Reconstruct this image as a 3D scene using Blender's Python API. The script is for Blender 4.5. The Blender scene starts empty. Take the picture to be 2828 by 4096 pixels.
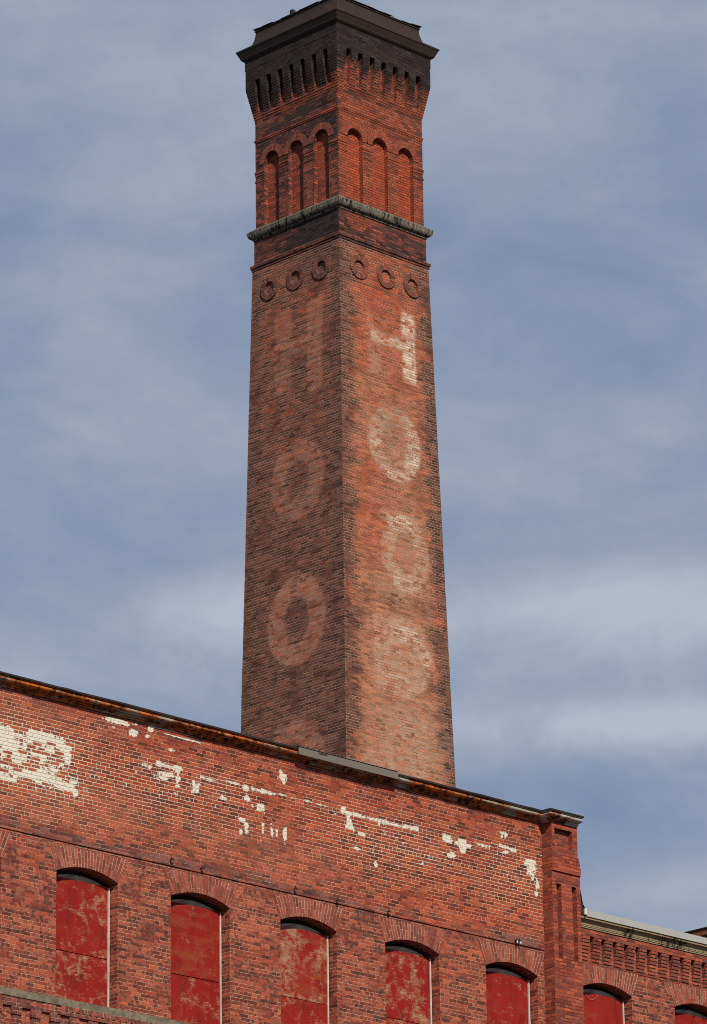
import bpy, bmesh, math, random
import numpy as np
from mathutils import Vector, Matrix
from mathutils.geometry import delaunay_2d_cdt
random.seed(7)
S = bpy.context.scene
COL = S.collection
R_ = math.radians

# ------------------------------------------------------------------ camera
FW = Vector((0.66466811, 0.67191556, 0.32671972))
RT = Vector((0.71412433, -0.69989, -0.01343259))
UP = Vector((-0.2196423, -0.24224672, 0.94502581))
cd = bpy.data.cameras.new('camera'); cam = bpy.data.objects.new('camera', cd); COL.objects.link(cam)
m = Matrix((RT, UP, -FW)).transposed().to_4x4(); m.translation = (0, 0, 1.6)
cam.matrix_world = m
cd.sensor_fit = 'VERTICAL'; cd.sensor_height = 24.0; cd.lens = 18182.9 / 4096 * 24.0
cd.clip_start = 0.5; cd.clip_end = 6000
S.camera = cam
S.cycles.filter_width = 1.0

# ------------------------------------------------------------------ light, sky, exposure
SUN_EL = R_(36); SAZ = math.atan2(-0.447, -0.894)           # sun stands behind the camera, a little to its left
S.view_settings.view_transform = 'Standard'; S.view_settings.look = 'None'
S.view_settings.exposure = 0.0; S.view_settings.gamma = 1.0
sd = bpy.data.lights.new('sun', 'SUN'); sd.energy = 4.2; sd.angle = R_(0.5); sd.color = (1.0, 0.915, 0.79)
sun = bpy.data.objects.new('sun', sd); COL.objects.link(sun)
sdir = Vector((math.sin(SAZ) * math.cos(SUN_EL), math.cos(SAZ) * math.cos(SUN_EL), math.sin(SUN_EL)))
sun.rotation_euler = sdir.to_track_quat('Z', 'Y').to_euler(); sun.location = sdir * 60


class NT:
    """small helper to write node trees"""
    def __init__(self, tree): self.t = tree
    def n(self, typ, **kw):
        nd = self.t.nodes.new(typ)
        for k, v in kw.items(): setattr(nd, k, v)
        return nd
    def put(self, sock, v):
        if v is None: return
        if isinstance(v, bpy.types.NodeSocket): self.t.links.new(v, sock)
        elif isinstance(v, (tuple, list)) and sock.type == 'RGBA' and len(v) == 3: sock.default_value = (*v, 1)
        else: sock.default_value = v
    def m(self, op, a, b=None, c=None, clamp=False):
        nd = self.n('ShaderNodeMath', operation=op, use_clamp=clamp)
        for i, v in enumerate((a, b, c)): self.put(nd.inputs[i], v)
        return nd.outputs[0]
    def vm(self, op, a, b=None):
        nd = self.n('ShaderNodeVectorMath', operation=op); self.put(nd.inputs[0], a); self.put(nd.inputs[1], b)
        return nd.outputs[0]
    def mix(self, f, a, b, blend='MIX'):
        nd = self.n('ShaderNodeMix', data_type='RGBA', blend_type=blend)
        self.put(nd.inputs[0], f); self.put(nd.inputs[6], a); self.put(nd.inputs[7], b)
        return nd.outputs[2]
    def ss(self, x, lo, hi, a=0.0, b=1.0):
        nd = self.n('ShaderNodeMapRange', interpolation_type='SMOOTHSTEP')
        self.put(nd.inputs[0], x); self.put(nd.inputs[1], lo); self.put(nd.inputs[2], hi); self.put(nd.inputs[3], a); self.put(nd.inputs[4], b)
        return nd.outputs[0]
    def noise(self, vec, scale, detail=3.0, rough=0.55, dist=0.0, out=0):
        nd = self.n('ShaderNodeTexNoise'); self.put(nd.inputs['Vector'], vec)
        nd.inputs['Scale'].default_value = scale; nd.inputs['Detail'].default_value = detail
        nd.inputs['Roughness'].default_value = rough; nd.inputs['Distortion'].default_value = dist
        return nd.outputs[out]
    def ramp(self, f, stops, interp='LINEAR'):
        nd = self.n('ShaderNodeValToRGB'); cr = nd.color_ramp; cr.interpolation = interp
        while len(cr.elements) < len(stops): cr.elements.new(0.5)
        for e, (p, c) in zip(cr.elements, stops): e.position = p; e.color = (*c, 1)
        self.put(nd.inputs[0], f); return nd.outputs[0]
    def xyz(self, v):
        nd = self.n('ShaderNodeSeparateXYZ'); self.put(nd.inputs[0], v); return nd.outputs
    def comb(self, x=0.0, y=0.0, z=0.0):
        nd = self.n('ShaderNodeCombineXYZ')
        for i, v in enumerate((x, y, z)): self.put(nd.inputs[i], v)
        return nd.outputs[0]
    def attr(self, name):
        return self.n('ShaderNodeAttribute', attribute_name=name).outputs['Fac']


W = bpy.data.worlds.new('World'); S.world = W; W.use_nodes = True
wt = W.node_tree; wt.nodes.clear(); w = NT(wt)
sky = w.n('ShaderNodeTexSky', sky_type='NISHITA', sun_disc=False)
sky.sun_elevation = SUN_EL; sky.sun_rotation = SAZ % (2 * math.pi)
bg1 = w.n('ShaderNodeBackground'); w.put(bg1.inputs[0], sky.outputs[0]); bg1.inputs[1].default_value = 0.09
dirv = w.n('ShaderNodeTexCoord').outputs['Generated']
dx, dy, dz = w.xyz(dirv)
az = w.m('ARCTAN2', dx, dy); el = w.m('ARCSINE', dz)
# a grey-blue overcast: soft, flat-bottomed cloud layers
q = w.comb(w.m('MULTIPLY', az, 9.0), w.m('MULTIPLY', el, 22.0), 0.3)
n1 = w.noise(q, 1.0, 5.0, 0.52, 0.4)
q2 = w.comb(w.m('MULTIPLY', az, 30.0), w.m('MULTIPLY', el, 48.0), 4.7)
n2 = w.noise(q2, 1.0, 6.0, 0.6, 0.35)
val = w.m('ADD', w.m('MULTIPLY', n1, 0.62), w.m('MULTIPLY', n2, 0.22))
n3 = w.noise(w.comb(w.m('MULTIPLY', az, 95.0), w.m('MULTIPLY', el, 150.0), 1.7), 1.0, 6.0, 0.65, 0.2)
val = w.m('ADD', val, w.m('MULTIPLY', w.m('SUBTRACT', n3, 0.5), 0.10))
def bank(a, e, sa, se, amp):
    """one cloud bank: direction (azimuth, elevation) and half size in degrees"""
    global val
    wob = w.m('MULTIPLY', w.m('SUBTRACT', n2, 0.5), 0.9)
    u = w.m('ADD', w.m('DIVIDE', w.m('SUBTRACT', az, R_(a)), R_(sa)), wob)
    v = w.m('ADD', w.m('DIVIDE', w.m('SUBTRACT', el, R_(e)), R_(se)), wob)
    d = w.m('ADD', w.m('MULTIPLY', u, u), w.m('MULTIPLY', v, v))
    val = w.m('ADD', val, w.m('MULTIPLY', w.m('EXPONENT', w.m('MULTIPLY', d, -1.0)), amp))
bank(48.7, 17.75, 2.5, 0.75, 0.25); bank(48.9, 16.35, 2.3, 0.36, 0.29); bank(43.0, 17.75, 1.2, 0.7, 0.26)
bank(40.2, 17.4, 1.2, 0.5, 0.09); bank(48.3, 15.2, 1.6, 0.7, -0.11); bank(48.8, 14.2, 1.4, 0.45, 0.14)
bank(42.0, 20.4, 1.6, 2.0, 0.03); bank(47.0, 23.8, 2.6, 1.6, 0.05); bank(41.0, 18.55, 1.8, 0.4, -0.06); bank(49.4, 23.6, 0.8, 0.8, -0.09); bank(48.8, 20.8, 1.4, 1.0, -0.04)
cloud = w.ramp(val, [(0.24, (0.18, 0.242, 0.38)), (0.37, (0.242, 0.308, 0.440)), (0.49, (0.325, 0.380, 0.485)), (0.66, (0.475, 0.512, 0.61))])
bg2 = w.n('ShaderNodeBackground'); w.put(bg2.inputs[0], cloud); w.put(bg2.inputs[1], w.ss(el, R_(30), R_(55), 1.0, 0.5))      # unseen sky overhead, dimmed on purpose to cut the fill light
ms = w.n('ShaderNodeMixShader'); ms.inputs[0].default_value = 0.90
wt.links.new(bg1.outputs[0], ms.inputs[1]); wt.links.new(bg2.outputs[0], ms.inputs[2])
wo = w.n('ShaderNodeOutputWorld'); wt.links.new(ms.outputs[0], wo.inputs[0])


# ------------------------------------------------------------------ materials
def new_mat(name):
    M = bpy.data.materials.new(name); M.use_nodes = True
    t = M.node_tree; t.nodes.clear(); k = NT(t)
    bsdf = k.n('ShaderNodeBsdfPrincipled'); o = k.n('ShaderNodeOutputMaterial')
    t.links.new(bsdf.outputs[0], o.inputs[0])
    bsdf.inputs['Roughness'].default_value = 0.9
    bsdf.inputs['Specular IOR Level'].default_value = 0.2
    return M, k, bsdf

def bump(k, bsdf, h, dist, strength=1.0):
    b = k.n('ShaderNodeBump'); b.inputs['Strength'].default_value = strength; b.inputs['Distance'].default_value = dist
    k.put(b.inputs['Height'], h); k.t.links.new(b.outputs[0], bsdf.inputs['Normal'])

def brick_mat(name, pal, *, mortar=(0.50, 0.43, 0.33), ch=0.068, bl=0.214, jw=0.0062, burnt=0.10, zone=0.35, pale=(0.42, 0.20, 0.13),
              dark=(0.028, 0.021, 0.021), header=7, stack=False, msoot=0.92, mottled=0.0):
    M, k, bsdf = new_mat(name)
    uvn = k.n('ShaderNodeUVMap', uv_map='UVMap').outputs[0]
    wob = k.vm('MULTIPLY', k.vm('SUBTRACT', k.noise(uvn, 7.0, 2.0, 0.5, out=1), (0.5, 0.5, 0.5)), (0.010, 0.010, 0.0))
    u, v, _ = k.xyz(k.vm('ADD', uvn, wob))
    vs = k.m('DIVIDE', v, ch); row = k.m('FLOOR', vs); vf = k.m('FRACT', vs)
    if header:
        hd = k.m('LESS_THAN', k.m('MODULO', k.m('ADD', row, 700.0), float(header)), 0.5)
        blr = k.m('MULTIPLY_ADD', hd, -0.5 * bl, bl)
    else:
        blr = bl
    wr = k.n('ShaderNodeTexWhiteNoise', noise_dimensions='1D'); k.put(wr.inputs['W'], row)
    off = k.m('ADD', k.m('MULTIPLY', k.m('MODULO', k.m('ADD', row, 700.0), 2.0), 0.5), k.m('MULTIPLY', wr.outputs[0], 0.22))
    if stack: off = 0.0
    qq = k.m('ADD', k.m('DIVIDE', u, blr), off)
    colm = k.m('FLOOR', qq); uf = k.m('FRACT', qq)
    wn = k.n('ShaderNodeTexWhiteNoise', noise_dimensions='3D'); k.put(wn.inputs['Vector'], k.comb(colm, row, 3.1))
    r1, r2, r3 = k.xyz(wn.outputs['Color'])
    lime = k.attr('lime'); soot = k.attr('soot'); plaster = k.attr('plaster'); ghost = k.attr('ghost'); pa = k.attr('pale'); org = k.attr('fresh')
    du = k.m('MULTIPLY', k.m('MINIMUM', uf, k.m('SUBTRACT', 1.0, uf)), blr)
    dv = k.m('MULTIPLY', k.m('MINIMUM', vf, k.m('SUBTRACT', 1.0, vf)), ch)
    jn = k.noise(uvn, 23.0, 3.0, 0.6)
    zn = k.noise(uvn, zone, 4.0, 0.6)
    zn2 = k.noise(uvn, 1.9, 4.0, 0.65)
    jhw = k.m('MULTIPLY', k.m('MULTIPLY_ADD', jn, 1.1, 0.35), k.m('MULTIPLY_ADD', lime, jw * 0.9, jw))
    dmin = k.m('MINIMUM', k.m('MULTIPLY', du, 1.25), dv)
    mor = k.ss(dmin, k.m('MULTIPLY', jhw, 0.65), k.m('MULTIPLY', jhw, 1.35), 1.0, 0.0)
    # brick colour: each brick its own tone, drifting slowly over the wall
    tone = k.m('ADD', k.m('MULTIPLY', r1, 0.80), k.m('MULTIPLY_ADD', zn, 0.50, -0.15))
    c = k.ramp(tone, pal)
    c = k.mix(k.m('MULTIPLY', pa, k.m('MULTIPLY_ADD', zn2, 1.2, -0.05), clamp=True), c, k.mix(r3, pale, (pale[0] * 0.72, pale[1] * 0.66, pale[2] * 0.66)))
    c = k.mix(k.m('MULTIPLY', org, k.m('MULTIPLY_ADD', zn2, 0.9, 0.2), clamp=True), c, k.mix(r3, (0.53, 0.080, 0.022), (0.37, 0.056, 0.024)))
    # burnt headers and soot, brick by brick
    blob = k.noise(uvn, 2.6, 3.0, 0.6)
    sootf = k.m('ADD', k.m('MULTIPLY', soot, k.m('MULTIPLY_ADD', blob, 1.1, 0.45)), k.m('MULTIPLY', burnt, k.m('MULTIPLY_ADD', zn2, 4.0, -1.0)))
    dk = k.m('MULTIPLY_ADD', k.ss(k.m('SUBTRACT', sootf, r2), -0.55, 0.50), 0.72, k.m('MULTIPLY', k.ss(sootf, 0.0, 1.1), 0.28))
    c = k.mix(k.m('MULTIPLY', dk, 0.96), c, k.mix(r3, dark, (dark[0] * 3.4, dark[1] * 3.0, dark[2] * 2.8)))
    if mottled:
        sp = k.ss(k.m('ADD', k.noise(uvn, 11.0, 3.0, 0.6), k.m('MULTIPLY', r3, 0.16)), 0.70 - 0.1 * mottled, 0.80 - 0.1 * mottled)
        c = k.mix(k.m('MULTIPLY', sp, 0.75), c, (0.050, 0.026, 0.025))
    fine = k.noise(uvn, 70.0, 3.0, 0.65)
    c = k.mix(1.0, c, k.comb(*[k.m('MULTIPLY', k.m('MULTIPLY_ADD', fine, 0.9, 0.55), k.m('MULTIPLY_ADD', k.noise(uvn, 27.0, 3.0, 0.7), 1.3, 0.35))] * 3), 'MULTIPLY')
    # ghost of old paint
    gn = k.m('ADD', k.noise(uvn, 4.5, 5.0, 0.72), k.m('MULTIPLY_ADD', r3, 0.34, -0.17))
    g = k.m('MULTIPLY', ghost, k.ss(gn, 0.30, 0.58), clamp=True)
    c = k.mix(g, c, k.mix(r1, (0.74, 0.60, 0.47), (0.50, 0.35, 0.26)))
    # joints: pale lime, some washed out to a dark gap, black where sooty
    gap = k.ss(k.noise(uvn, 1.7, 4.0, 0.65), 0.47, 0.60)
    gap2 = k.m('MULTIPLY', gap, k.m('SUBTRACT', 1.0, k.m('MINIMUM', lime, 1.0)))
    mc = k.mix(k.m('MULTIPLY', gap2, 0.7), mortar, (mortar[0] * .13, mortar[1] * .075, mortar[2] * .06))
    mc = k.mix(k.m('MULTIPLY', k.ss(soot, 0.35, 1.0), msoot), mc, (0.018, 0.013, 0.013))
    c = k.mix(mor, c, mc)
    # plaster / paint patches left on the wall
    ed = k.m('ADD', k.m('MULTIPLY', k.m('SUBTRACT', k.noise(uvn, 7.0, 6.0, 0.72), 0.5), 2.6), k.m('MULTIPLY', k.ss(r1, 0.45, 0.66), -0.38))
    p = k.ss(k.m('ADD', k.m('MULTIPLY_ADD', plaster, 1.35, -0.25), k.m('ADD', ed, k.m('MULTIPLY', mor, 0.34))), 0.42, 0.54)
    p = k.m('MULTIPLY', p, k.m('GREATER_THAN', plaster, 0.02))
    c = k.mix(p, c, k.mix(fine, (0.56, 0.47, 0.36), (0.86, 0.81, 0.70)))
    k.put(bsdf.inputs['Base Color'], c)
    h = k.m('ADD', k.m('MULTIPLY', k.m('SUBTRACT', 1.0, mor), 0.7), k.m('ADD', k.m('MULTIPLY', fine, 0.35), k.m('ADD', k.m('MULTIPLY', r2, 0.3), k.m('MULTIPLY', p, 0.8))))
    bump(k, bsdf, h, 0.014, 1.0)
    bsdf.inputs['Roughness'].default_value = 0.93
    return M

MB_MILL = brick_mat('mill_brick', [(0.10, (0.12, 0.026, 0.019)), (0.30, (0.235, 0.037, 0.021)), (0.5, (0.32, 0.048, 0.025)), (0.72, (0.38, 0.074, 0.038)), (0.92, (0.46, 0.086, 0.032))],
                    mortar=(0.66, 0.48, 0.30), burnt=0.09, jw=0.0039, dark=(0.065, 0.030, 0.028))
MB_LOW = brick_mat('mill_lower_brick', [(0.10, (0.14, 0.031, 0.022)), (0.30, (0.265, 0.048, 0.029)), (0.5, (0.35, 0.066, 0.038)), (0.72, (0.40, 0.097, 0.057)), (0.90, (0.47, 0.098, 0.046))],
                   mortar=(0.62, 0.45, 0.29), burnt=0.07, jw=0.0037, mottled=0.95, dark=(0.055, 0.028, 0.026))
MB_PIL = brick_mat('red_brick', [(0.12, (0.18, 0.036, 0.027)), (0.35, (0.29, 0.050, 0.030)), (0.65, (0.36, 0.066, 0.036)), (0.90, (0.45, 0.095, 0.045))],
                   mortar=(0.20, 0.105, 0.075), burnt=0.06, jw=0.0068)
MB_ARCH = brick_mat('arch_brick', [(0.1, (0.19, 0.045, 0.033)), (0.35, (0.27, 0.056, 0.036)), (0.65, (0.33, 0.075, 0.047)), (0.92, (0.38, 0.10, 0.065))],
                    mortar=(0.50, 0.36, 0.26), burnt=0.05, jw=0.0060, header=0, bl=0.22, ch=0.072)
PALC = [(0.12, (0.14, 0.040, 0.026)), (0.3, (0.23, 0.060, 0.034)), (0.5, (0.31, 0.078, 0.042)), (0.72, (0.38, 0.112, 0.058)), (0.92, (0.46, 0.080, 0.024))]
MB_CH = brick_mat('chimney_brick', PALC, mortar=(0.54, 0.41, 0.28), ch=0.066, jw=0.0046, msoot=0.12, burnt=0.10, pale=(0.58, 0.245, 0.138), dark=(0.052, 0.025, 0.019))
MB_TOP = brick_mat('chimney_top_brick', [(0.05, (0.14, 0.045, 0.030)), (0.3, (0.24, 0.062, 0.036)), (0.55, (0.32, 0.075, 0.038)), (0.8, (0.38, 0.105, 0.055)), (0.97, (0.44, 0.10, 0.036))],
                   mortar=(0.10, 0.062, 0.048), ch=0.066, jw=0.0066, burnt=0.04, dark=(0.0125, 0.0125, 0.0135))
MB_RING = brick_mat('chimney_arch_brick', [(0.05, (0.14, 0.05, 0.036)), (0.35, (0.22, 0.065, 0.042)), (0.65, (0.29, 0.082, 0.048)), (0.97, (0.34, 0.105, 0.062))],
                    mortar=(0.13, 0.085, 0.065), ch=0.066, bl=0.20, jw=0.0075, burnt=0.06, header=0, stack=True)

def rust_mat(name, base, rust, amount, streak=(0.55, 6.0, 6.0), rough=0.55, metal=0.0, dark=(0.03, 0.018, 0.013)):
    M, k, bsdf = new_mat(name)
    p = k.n('ShaderNodeTexCoord').outputs['Object']
    p1 = k.vm('MULTIPLY', p, streak)
    a = k.noise(p1, 2.6, 6.0, 0.68, 0.5); b = k.noise(p, 9.0, 5.0, 0.65); z = k.noise(k.vm('MULTIPLY', p, (1, 1, 0.2)), 1.0, 3.0)
    f = k.ss(k.m('ADD', k.m('MULTIPLY', a, 0.75), k.m('ADD', k.m('MULTIPLY', b, 0.2), k.m('MULTIPLY', k.m('SUBTRACT', z, 0.5), 0.9))), 0.62 - amount, 0.72 - amount)
    rc = k.mix(k.ss(b, 0.40, 0.62), rust, dark)
    rc = k.mix(k.ss(a, 0.5, 0.8), rc, (rust[0] * 1.35, rust[1] * 1.6, rust[2] * 1.5))
    bc = k.mix(k.noise(p, 4.0, 4.0, 0.6), base, (base[0] * .6, base[1] * .58, base[2] * .52))
    k.put(bsdf.inputs['Base Color'], k.mix(f, bc, rc))
    k.put(bsdf.inputs['Roughness'], k.m('MULTIPLY_ADD', f, 0.3, rough)); bsdf.inputs['Metallic'].default_value = metal
    bump(k, bsdf, k.m('ADD', b, f), 0.004, 0.5)
    return M

MB_GALV = rust_mat('rusted_cornice_metal', (0.42, 0.39, 0.31), (0.50, 0.125, 0.016), 0.27)
MB_GALV2 = rust_mat('pilaster_cap_metal', (0.50, 0.51, 0.48), (0.34, 0.095, 0.025), 0.15, streak=(2.5, 2.5, 4.0))
MB_ROOFEDGE = rust_mat('dark_roof_edge', (0.045, 0.032, 0.028), (0.09, 0.035, 0.022), 0.05, rough=0.8)
MB_WINGC = rust_mat('stained_cornice', (0.36, 0.28, 0.17), (0.055, 0.044, 0.032), 0.13, streak=(9.0, 9.0, 0.8), rough=0.8, dark=(0.02, 0.018, 0.015))
MB_CAPM = rust_mat('chimney_cap_metal', (0.050, 0.034, 0.029), (0.095, 0.045, 0.032), 0.02, streak=(1.5, 1.5, 5.0), rough=0.6)
MB_RUSTROOF = rust_mat('rusty_fascia', (0.24, 0.10, 0.05), (0.30, 0.06, 0.015), 0.10, rough=0.8)

def plain_mat(name, c1, c2, scale=6.0, rough=0.8, dist=0.002, stretch=(1, 1, 1), spots=None):
    M, k, bsdf = new_mat(name)
    p = k.vm('MULTIPLY', k.n('ShaderNodeTexCoord').outputs['Object'], stretch)
    n = k.noise(p, scale, 6.0, 0.66)
    c = k.mix(k.ss(n, 0.3, 0.7), c1, c2)
    if spots:
        s = k.ss(k.noise(p, scale * 0.35, 5.0, 0.7, 0.6), spots[1], spots[1] + 0.12)
        c = k.mix(s, c, spots[0])
    k.put(bsdf.inputs['Base Color'], c); bsdf.inputs['Roughness'].default_value = rough
    bump(k, bsdf, n, dist, 0.6)
    return M

MB_STONE = plain_mat('stained_band_stone', (0.085, 0.075, 0.058), (0.25, 0.22, 0.165), 9.0, 0.85, 0.008, (3.0, 3.0, 0.35), ((0.016, 0.014, 0.012), 0.49))
MB_SILL = plain_mat('sill_stone', (0.10, 0.082, 0.056), (0.23, 0.195, 0.135), 7.0, 0.9, 0.008, (1, 1, 1), ((0.085, 0.075, 0.055), 0.58))
MB_TAUPE = plain_mat('taupe_flashing', (0.155, 0.132, 0.108), (0.175, 0.15, 0.124), 30.0, 0.6, 0.0005)
MB_GREYF = plain_mat('grey_flashing', (0.36, 0.36, 0.34), (0.40, 0.40, 0.375), 8.0, 0.5, 0.001)
MB_WHITE = plain_mat('white_painted_wood', (0.52, 0.48, 0.42), (0.74, 0.70, 0.62), 12.0, 0.7, 0.002, (1, 1, .3))
MB_HEAD = plain_mat('weathered_grey_wood', (0.26, 0.20, 0.15), (0.52, 0.43, 0.34), 5.0, 0.9, 0.004, (1, 1, 5))
MB_DARKW = plain_mat('dark_timber', (0.020, 0.013, 0.012), (0.045, 0.028, 0.024), 8.0, 0.85, 0.003)
MB_IRON = plain_mat('black_iron', (0.02, 0.016, 0.015), (0.045, 0.03, 0.026), 20.0, 0.6, 0.002)
MB_FELT = plain_mat('roof_felt', (0.045, 0.042, 0.04), (0.075, 0.07, 0.066), 3.0, 0.95, 0.01)
MB_GROUND = plain_mat('asphalt_ground', (0.045, 0.044, 0.043), (0.07, 0.067, 0.063), 1.2, 0.95, 0.01, (1, 1, 1), ((0.10, 0.095, 0.085), 0.6))
MB_PORC = plain_mat('white_porcelain', (0.42, 0.42, 0.42), (0.5, 0.5, 0.5), 20.0, 0.25, 0.0)
MB_WIRE = plain_mat('tan_wire', (0.30, 0.20, 0.12), (0.36, 0.25, 0.16), 20.0, 0.6, 0.0)

def ply_mat():
    """red painted plywood, worn through to the grain"""
    M, k, bsdf = new_mat('red_painted_plywood')
    uv = k.n('ShaderNodeUVMap', uv_map='UVMap').outputs[0]
    oi = k.n('ShaderNodeAttribute', attribute_type='OBJECT', attribute_name='seed').outputs['Fac']
    wr_ = k.n('ShaderNodeAttribute', attribute_type='OBJECT', attribute_name='wear').outputs['Fac']
    br_ = k.n('ShaderNodeAttribute', attribute_type='OBJECT', attribute_name='browned').outputs['Fac']
    p = k.vm('ADD', uv, k.comb(k.m('MULTIPLY', oi, 37.0), k.m('MULTIPLY', oi, 91.0), 0.0))
    warp = k.noise(p, 1.4, 3.0, 0.5)
    u, v, _ = k.xyz(p)
    gv = k.m('ADD', k.m('MULTIPLY', v, 16.0), k.m('MULTIPLY', warp, 9.0))
    grain = k.noise(k.comb(k.m('MULTIPLY', u, 2.6), gv, 0.0), 2.3, 5.0, 0.66)
    fib = k.noise(k.comb(k.m('MULTIPLY', u, 5.0), k.m('MULTIPLY_ADD', warp, 5.0, k.m('MULTIPLY', v, 48.0)), 0.0), 1.0, 3.0, 0.6)
    big = k.noise(p, 1.35, 4.0, 0.62, 0.4); mid = k.noise(p, 6.0, 6.0, 0.74, 0.6)
    red = k.mix(k.noise(p, 1.1, 3.0), (0.19, 0.006, 0.005), (0.32, 0.014, 0.010))
    red = k.mix(k.ss(mid, 0.45, 0.75), red, (0.25, 0.030, 0.018))
    wear = k.m('ADD', k.m('MULTIPLY', grain, 0.30), k.m('ADD', k.m('MULTIPLY', big, 0.66), k.m('ADD', k.m('MULTIPLY', mid, 0.42), k.m('MULTIPLY', fib, 0.26))))
    wear = k.m('ADD', wear, wr_)
    wear = k.m('ADD', wear, k.m('MULTIPLY', k.m('SUBTRACT', mid, 0.5), 0.30))
    f = k.ss(wear, 0.84, 1.06)
    tan = k.mix(fib, (0.22, 0.080, 0.042), (0.52, 0.36, 0.22))
    brown = k.ss(k.m('ADD', k.noise(k.comb(k.m('MULTIPLY', u, 1.0), k.m('MULTIPLY', v, 2.5), k.m('MULTIPLY', oi, 19.0)), 1.7, 5.0, 0.65), br_), 0.56, 0.74)
    grime = k.ss(k.noise(k.vm('MULTIPLY', p, (2.6, 0.9, 1.0)), 1.6, 5.0, 0.66, 0.5), 0.50, 0.72)
    red = k.mix(k.m('MULTIPLY', grime, 0.75), red, (0.085, 0.010, 0.008))
    c = k.mix(k.m('MULTIPLY', f, 0.85), red, tan)
    c = k.mix(k.m('MULTIPLY', brown, k.m('MULTIPLY_ADD', fib, 0.9, 0.1)), c, (0.26, 0.060, 0.018))
    c = k.mix(k.m('MULTIPLY', k.ss(grain, 0.55, 0.72), 0.45), c, (0.095, 0.012, 0.010))
    k.put(bsdf.inputs['Base Color'], c); bsdf.inputs['Roughness'].default_value = 0.75
    bump(k, bsdf, k.m('ADD', grain, f), 0.003, 0.5)
    return M
MB_PLY = ply_mat()


# ------------------------------------------------------------------ mesh helpers
class MB:
    """collects vertices, faces, uvs and per-vertex paint; build() links ONE mesh object"""
    def __init__(self): self.v = []; self.f = []; self.uv = []; self.at = {}
    def vert(self, p): self.v.append(tuple(p)); return len(self.v) - 1
    def face(self, pts, uvs=None, out=None):
        if out is not None:
            n = Vector((0, 0, 0))
            a = Vector(pts[0])
            for i in range(1, len(pts) - 1): n += (Vector(pts[i]) - a).cross(Vector(pts[i + 1]) - a)
            if n.dot(Vector(out)) < 0:
                pts = pts[::-1]; uvs = uvs[::-1] if uvs else None
        ids = [self.vert(p) for p in pts]
        self.f.append(ids)
        if uvs is None:
            n = (Vector(pts[1]) - Vector(pts[0])).cross(Vector(pts[2]) - Vector(pts[0]))
            ax = max(range(3), key=lambda i: abs(n[i]))
            uvs = [((p[0], p[2]) if ax == 1 else (p[1] + 31.7, p[2]) if ax == 0 else (p[0], p[1])) for p in pts]
        self.uv.append([tuple(q) for q in uvs])
    def box(self, x0, x1, y0, y1, z0, z1, skip=''):
        c = lambda x, y, z: (x, y, z)
        if 'b' not in skip: self.face([c(x0, y0, z0), c(x0, y1, z0), c(x1, y1, z0), c(x1, y0, z0)], out=(0, 0, -1))
        if 't' not in skip: self.face([c(x0, y0, z1), c(x1, y0, z1), c(x1, y1, z1), c(x0, y1, z1)], out=(0, 0, 1))
        if 'f' not in skip: self.face([c(x0, y0, z0), c(x1, y0, z0), c(x1, y0, z1), c(x0, y0, z1)], out=(0, -1, 0))
        if 'k' not in skip: self.face([c(x0, y1, z0), c(x1, y1, z0), c(x1, y1, z1), c(x0, y1, z1)], out=(0, 1, 0))
        if 'l' not in skip: self.face([c(x0, y0, z0), c(x0, y1, z0), c(x0, y1, z1), c(x0, y0, z1)], out=(-1, 0, 0))
        if 'r' not in skip: self.face([c(x1, y0, z0), c(x1, y1, z0), c(x1, y1, z1), c(x1, y0, z1)], out=(1, 0, 0))
    def build(self, name, mat, parent=None, paint=None, smooth=False, loc=None):
        me = bpy.data.meshes.new(name)
        me.from_pydata(self.v, [], self.f)
        uvl = me.uv_layers.new(name='UVMap')
        uvl.data.foreach_set('uv', np.array([c for fc in self.uv for c in fc], dtype=np.float32).ravel())
        if paint:
            P = np.array(self.v)
            for nm, arr in paint(P).items():
                a = me.attributes.new(nm, 'FLOAT', 'POINT'); a.data.foreach_set('value', np.asarray(arr, dtype=np.float32))
        me.materials.append(mat)
        if smooth: me.polygons.foreach_set('use_smooth', [True] * len(me.polygons))
        me.update()
        o = bpy.data.objects.new(name, me); COL.objects.link(o)
        if parent:
            o.parent = parent; o.matrix_parent_inverse = Matrix.Translation(-parent.location)
        return o

def empty(name, loc, label, cat):
    o = bpy.data.objects.new(name, None); COL.objects.link(o); o.location = loc
    o['label'] = label; o['category'] = cat
    return o

def cdt(outline, holes=(), pts=()):
    """triangulate a 2D outline with holes, with extra interior points"""
    vs = []; es = []
    for loop in [outline] + list(holes):
        b = len(vs); n = len(loop); vs += [Vector(p) for p in loop]
        es += [(b + i, b + (i + 1) % n) for i in range(n)]
    vs += [Vector(p) for p in pts]
    r = delaunay_2d_cdt(vs, es, [], 0, 1e-5)
    def within(p, loop):
        c = False; n = len(loop)
        for i in range(n):
            (x1, y1), (x2, y2) = loop[i], loop[(i + 1) % n]
            if (y1 > p[1]) != (y2 > p[1]) and p[0] < (x2 - x1) * (p[1] - y1) / (y2 - y1) + x1: c = not c
        return c
    V = [tuple(v) for v in r[0]]; F = []
    for f in r[2]:
        c = (sum(V[i][0] for i in f) / len(f), sum(V[i][1] for i in f) / len(f))
        if within(c, outline) and not any(within(c, h) for h in holes): F.append(list(f))
    return V, F

def arc_pts(cx, cz, r, a0, a1, n):
    return [(cx + r * math.cos(a0 + (a1 - a0) * i / n), cz + r * math.sin(a0 + (a1 - a0) * i / n)) for i in range(n + 1)]

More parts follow.
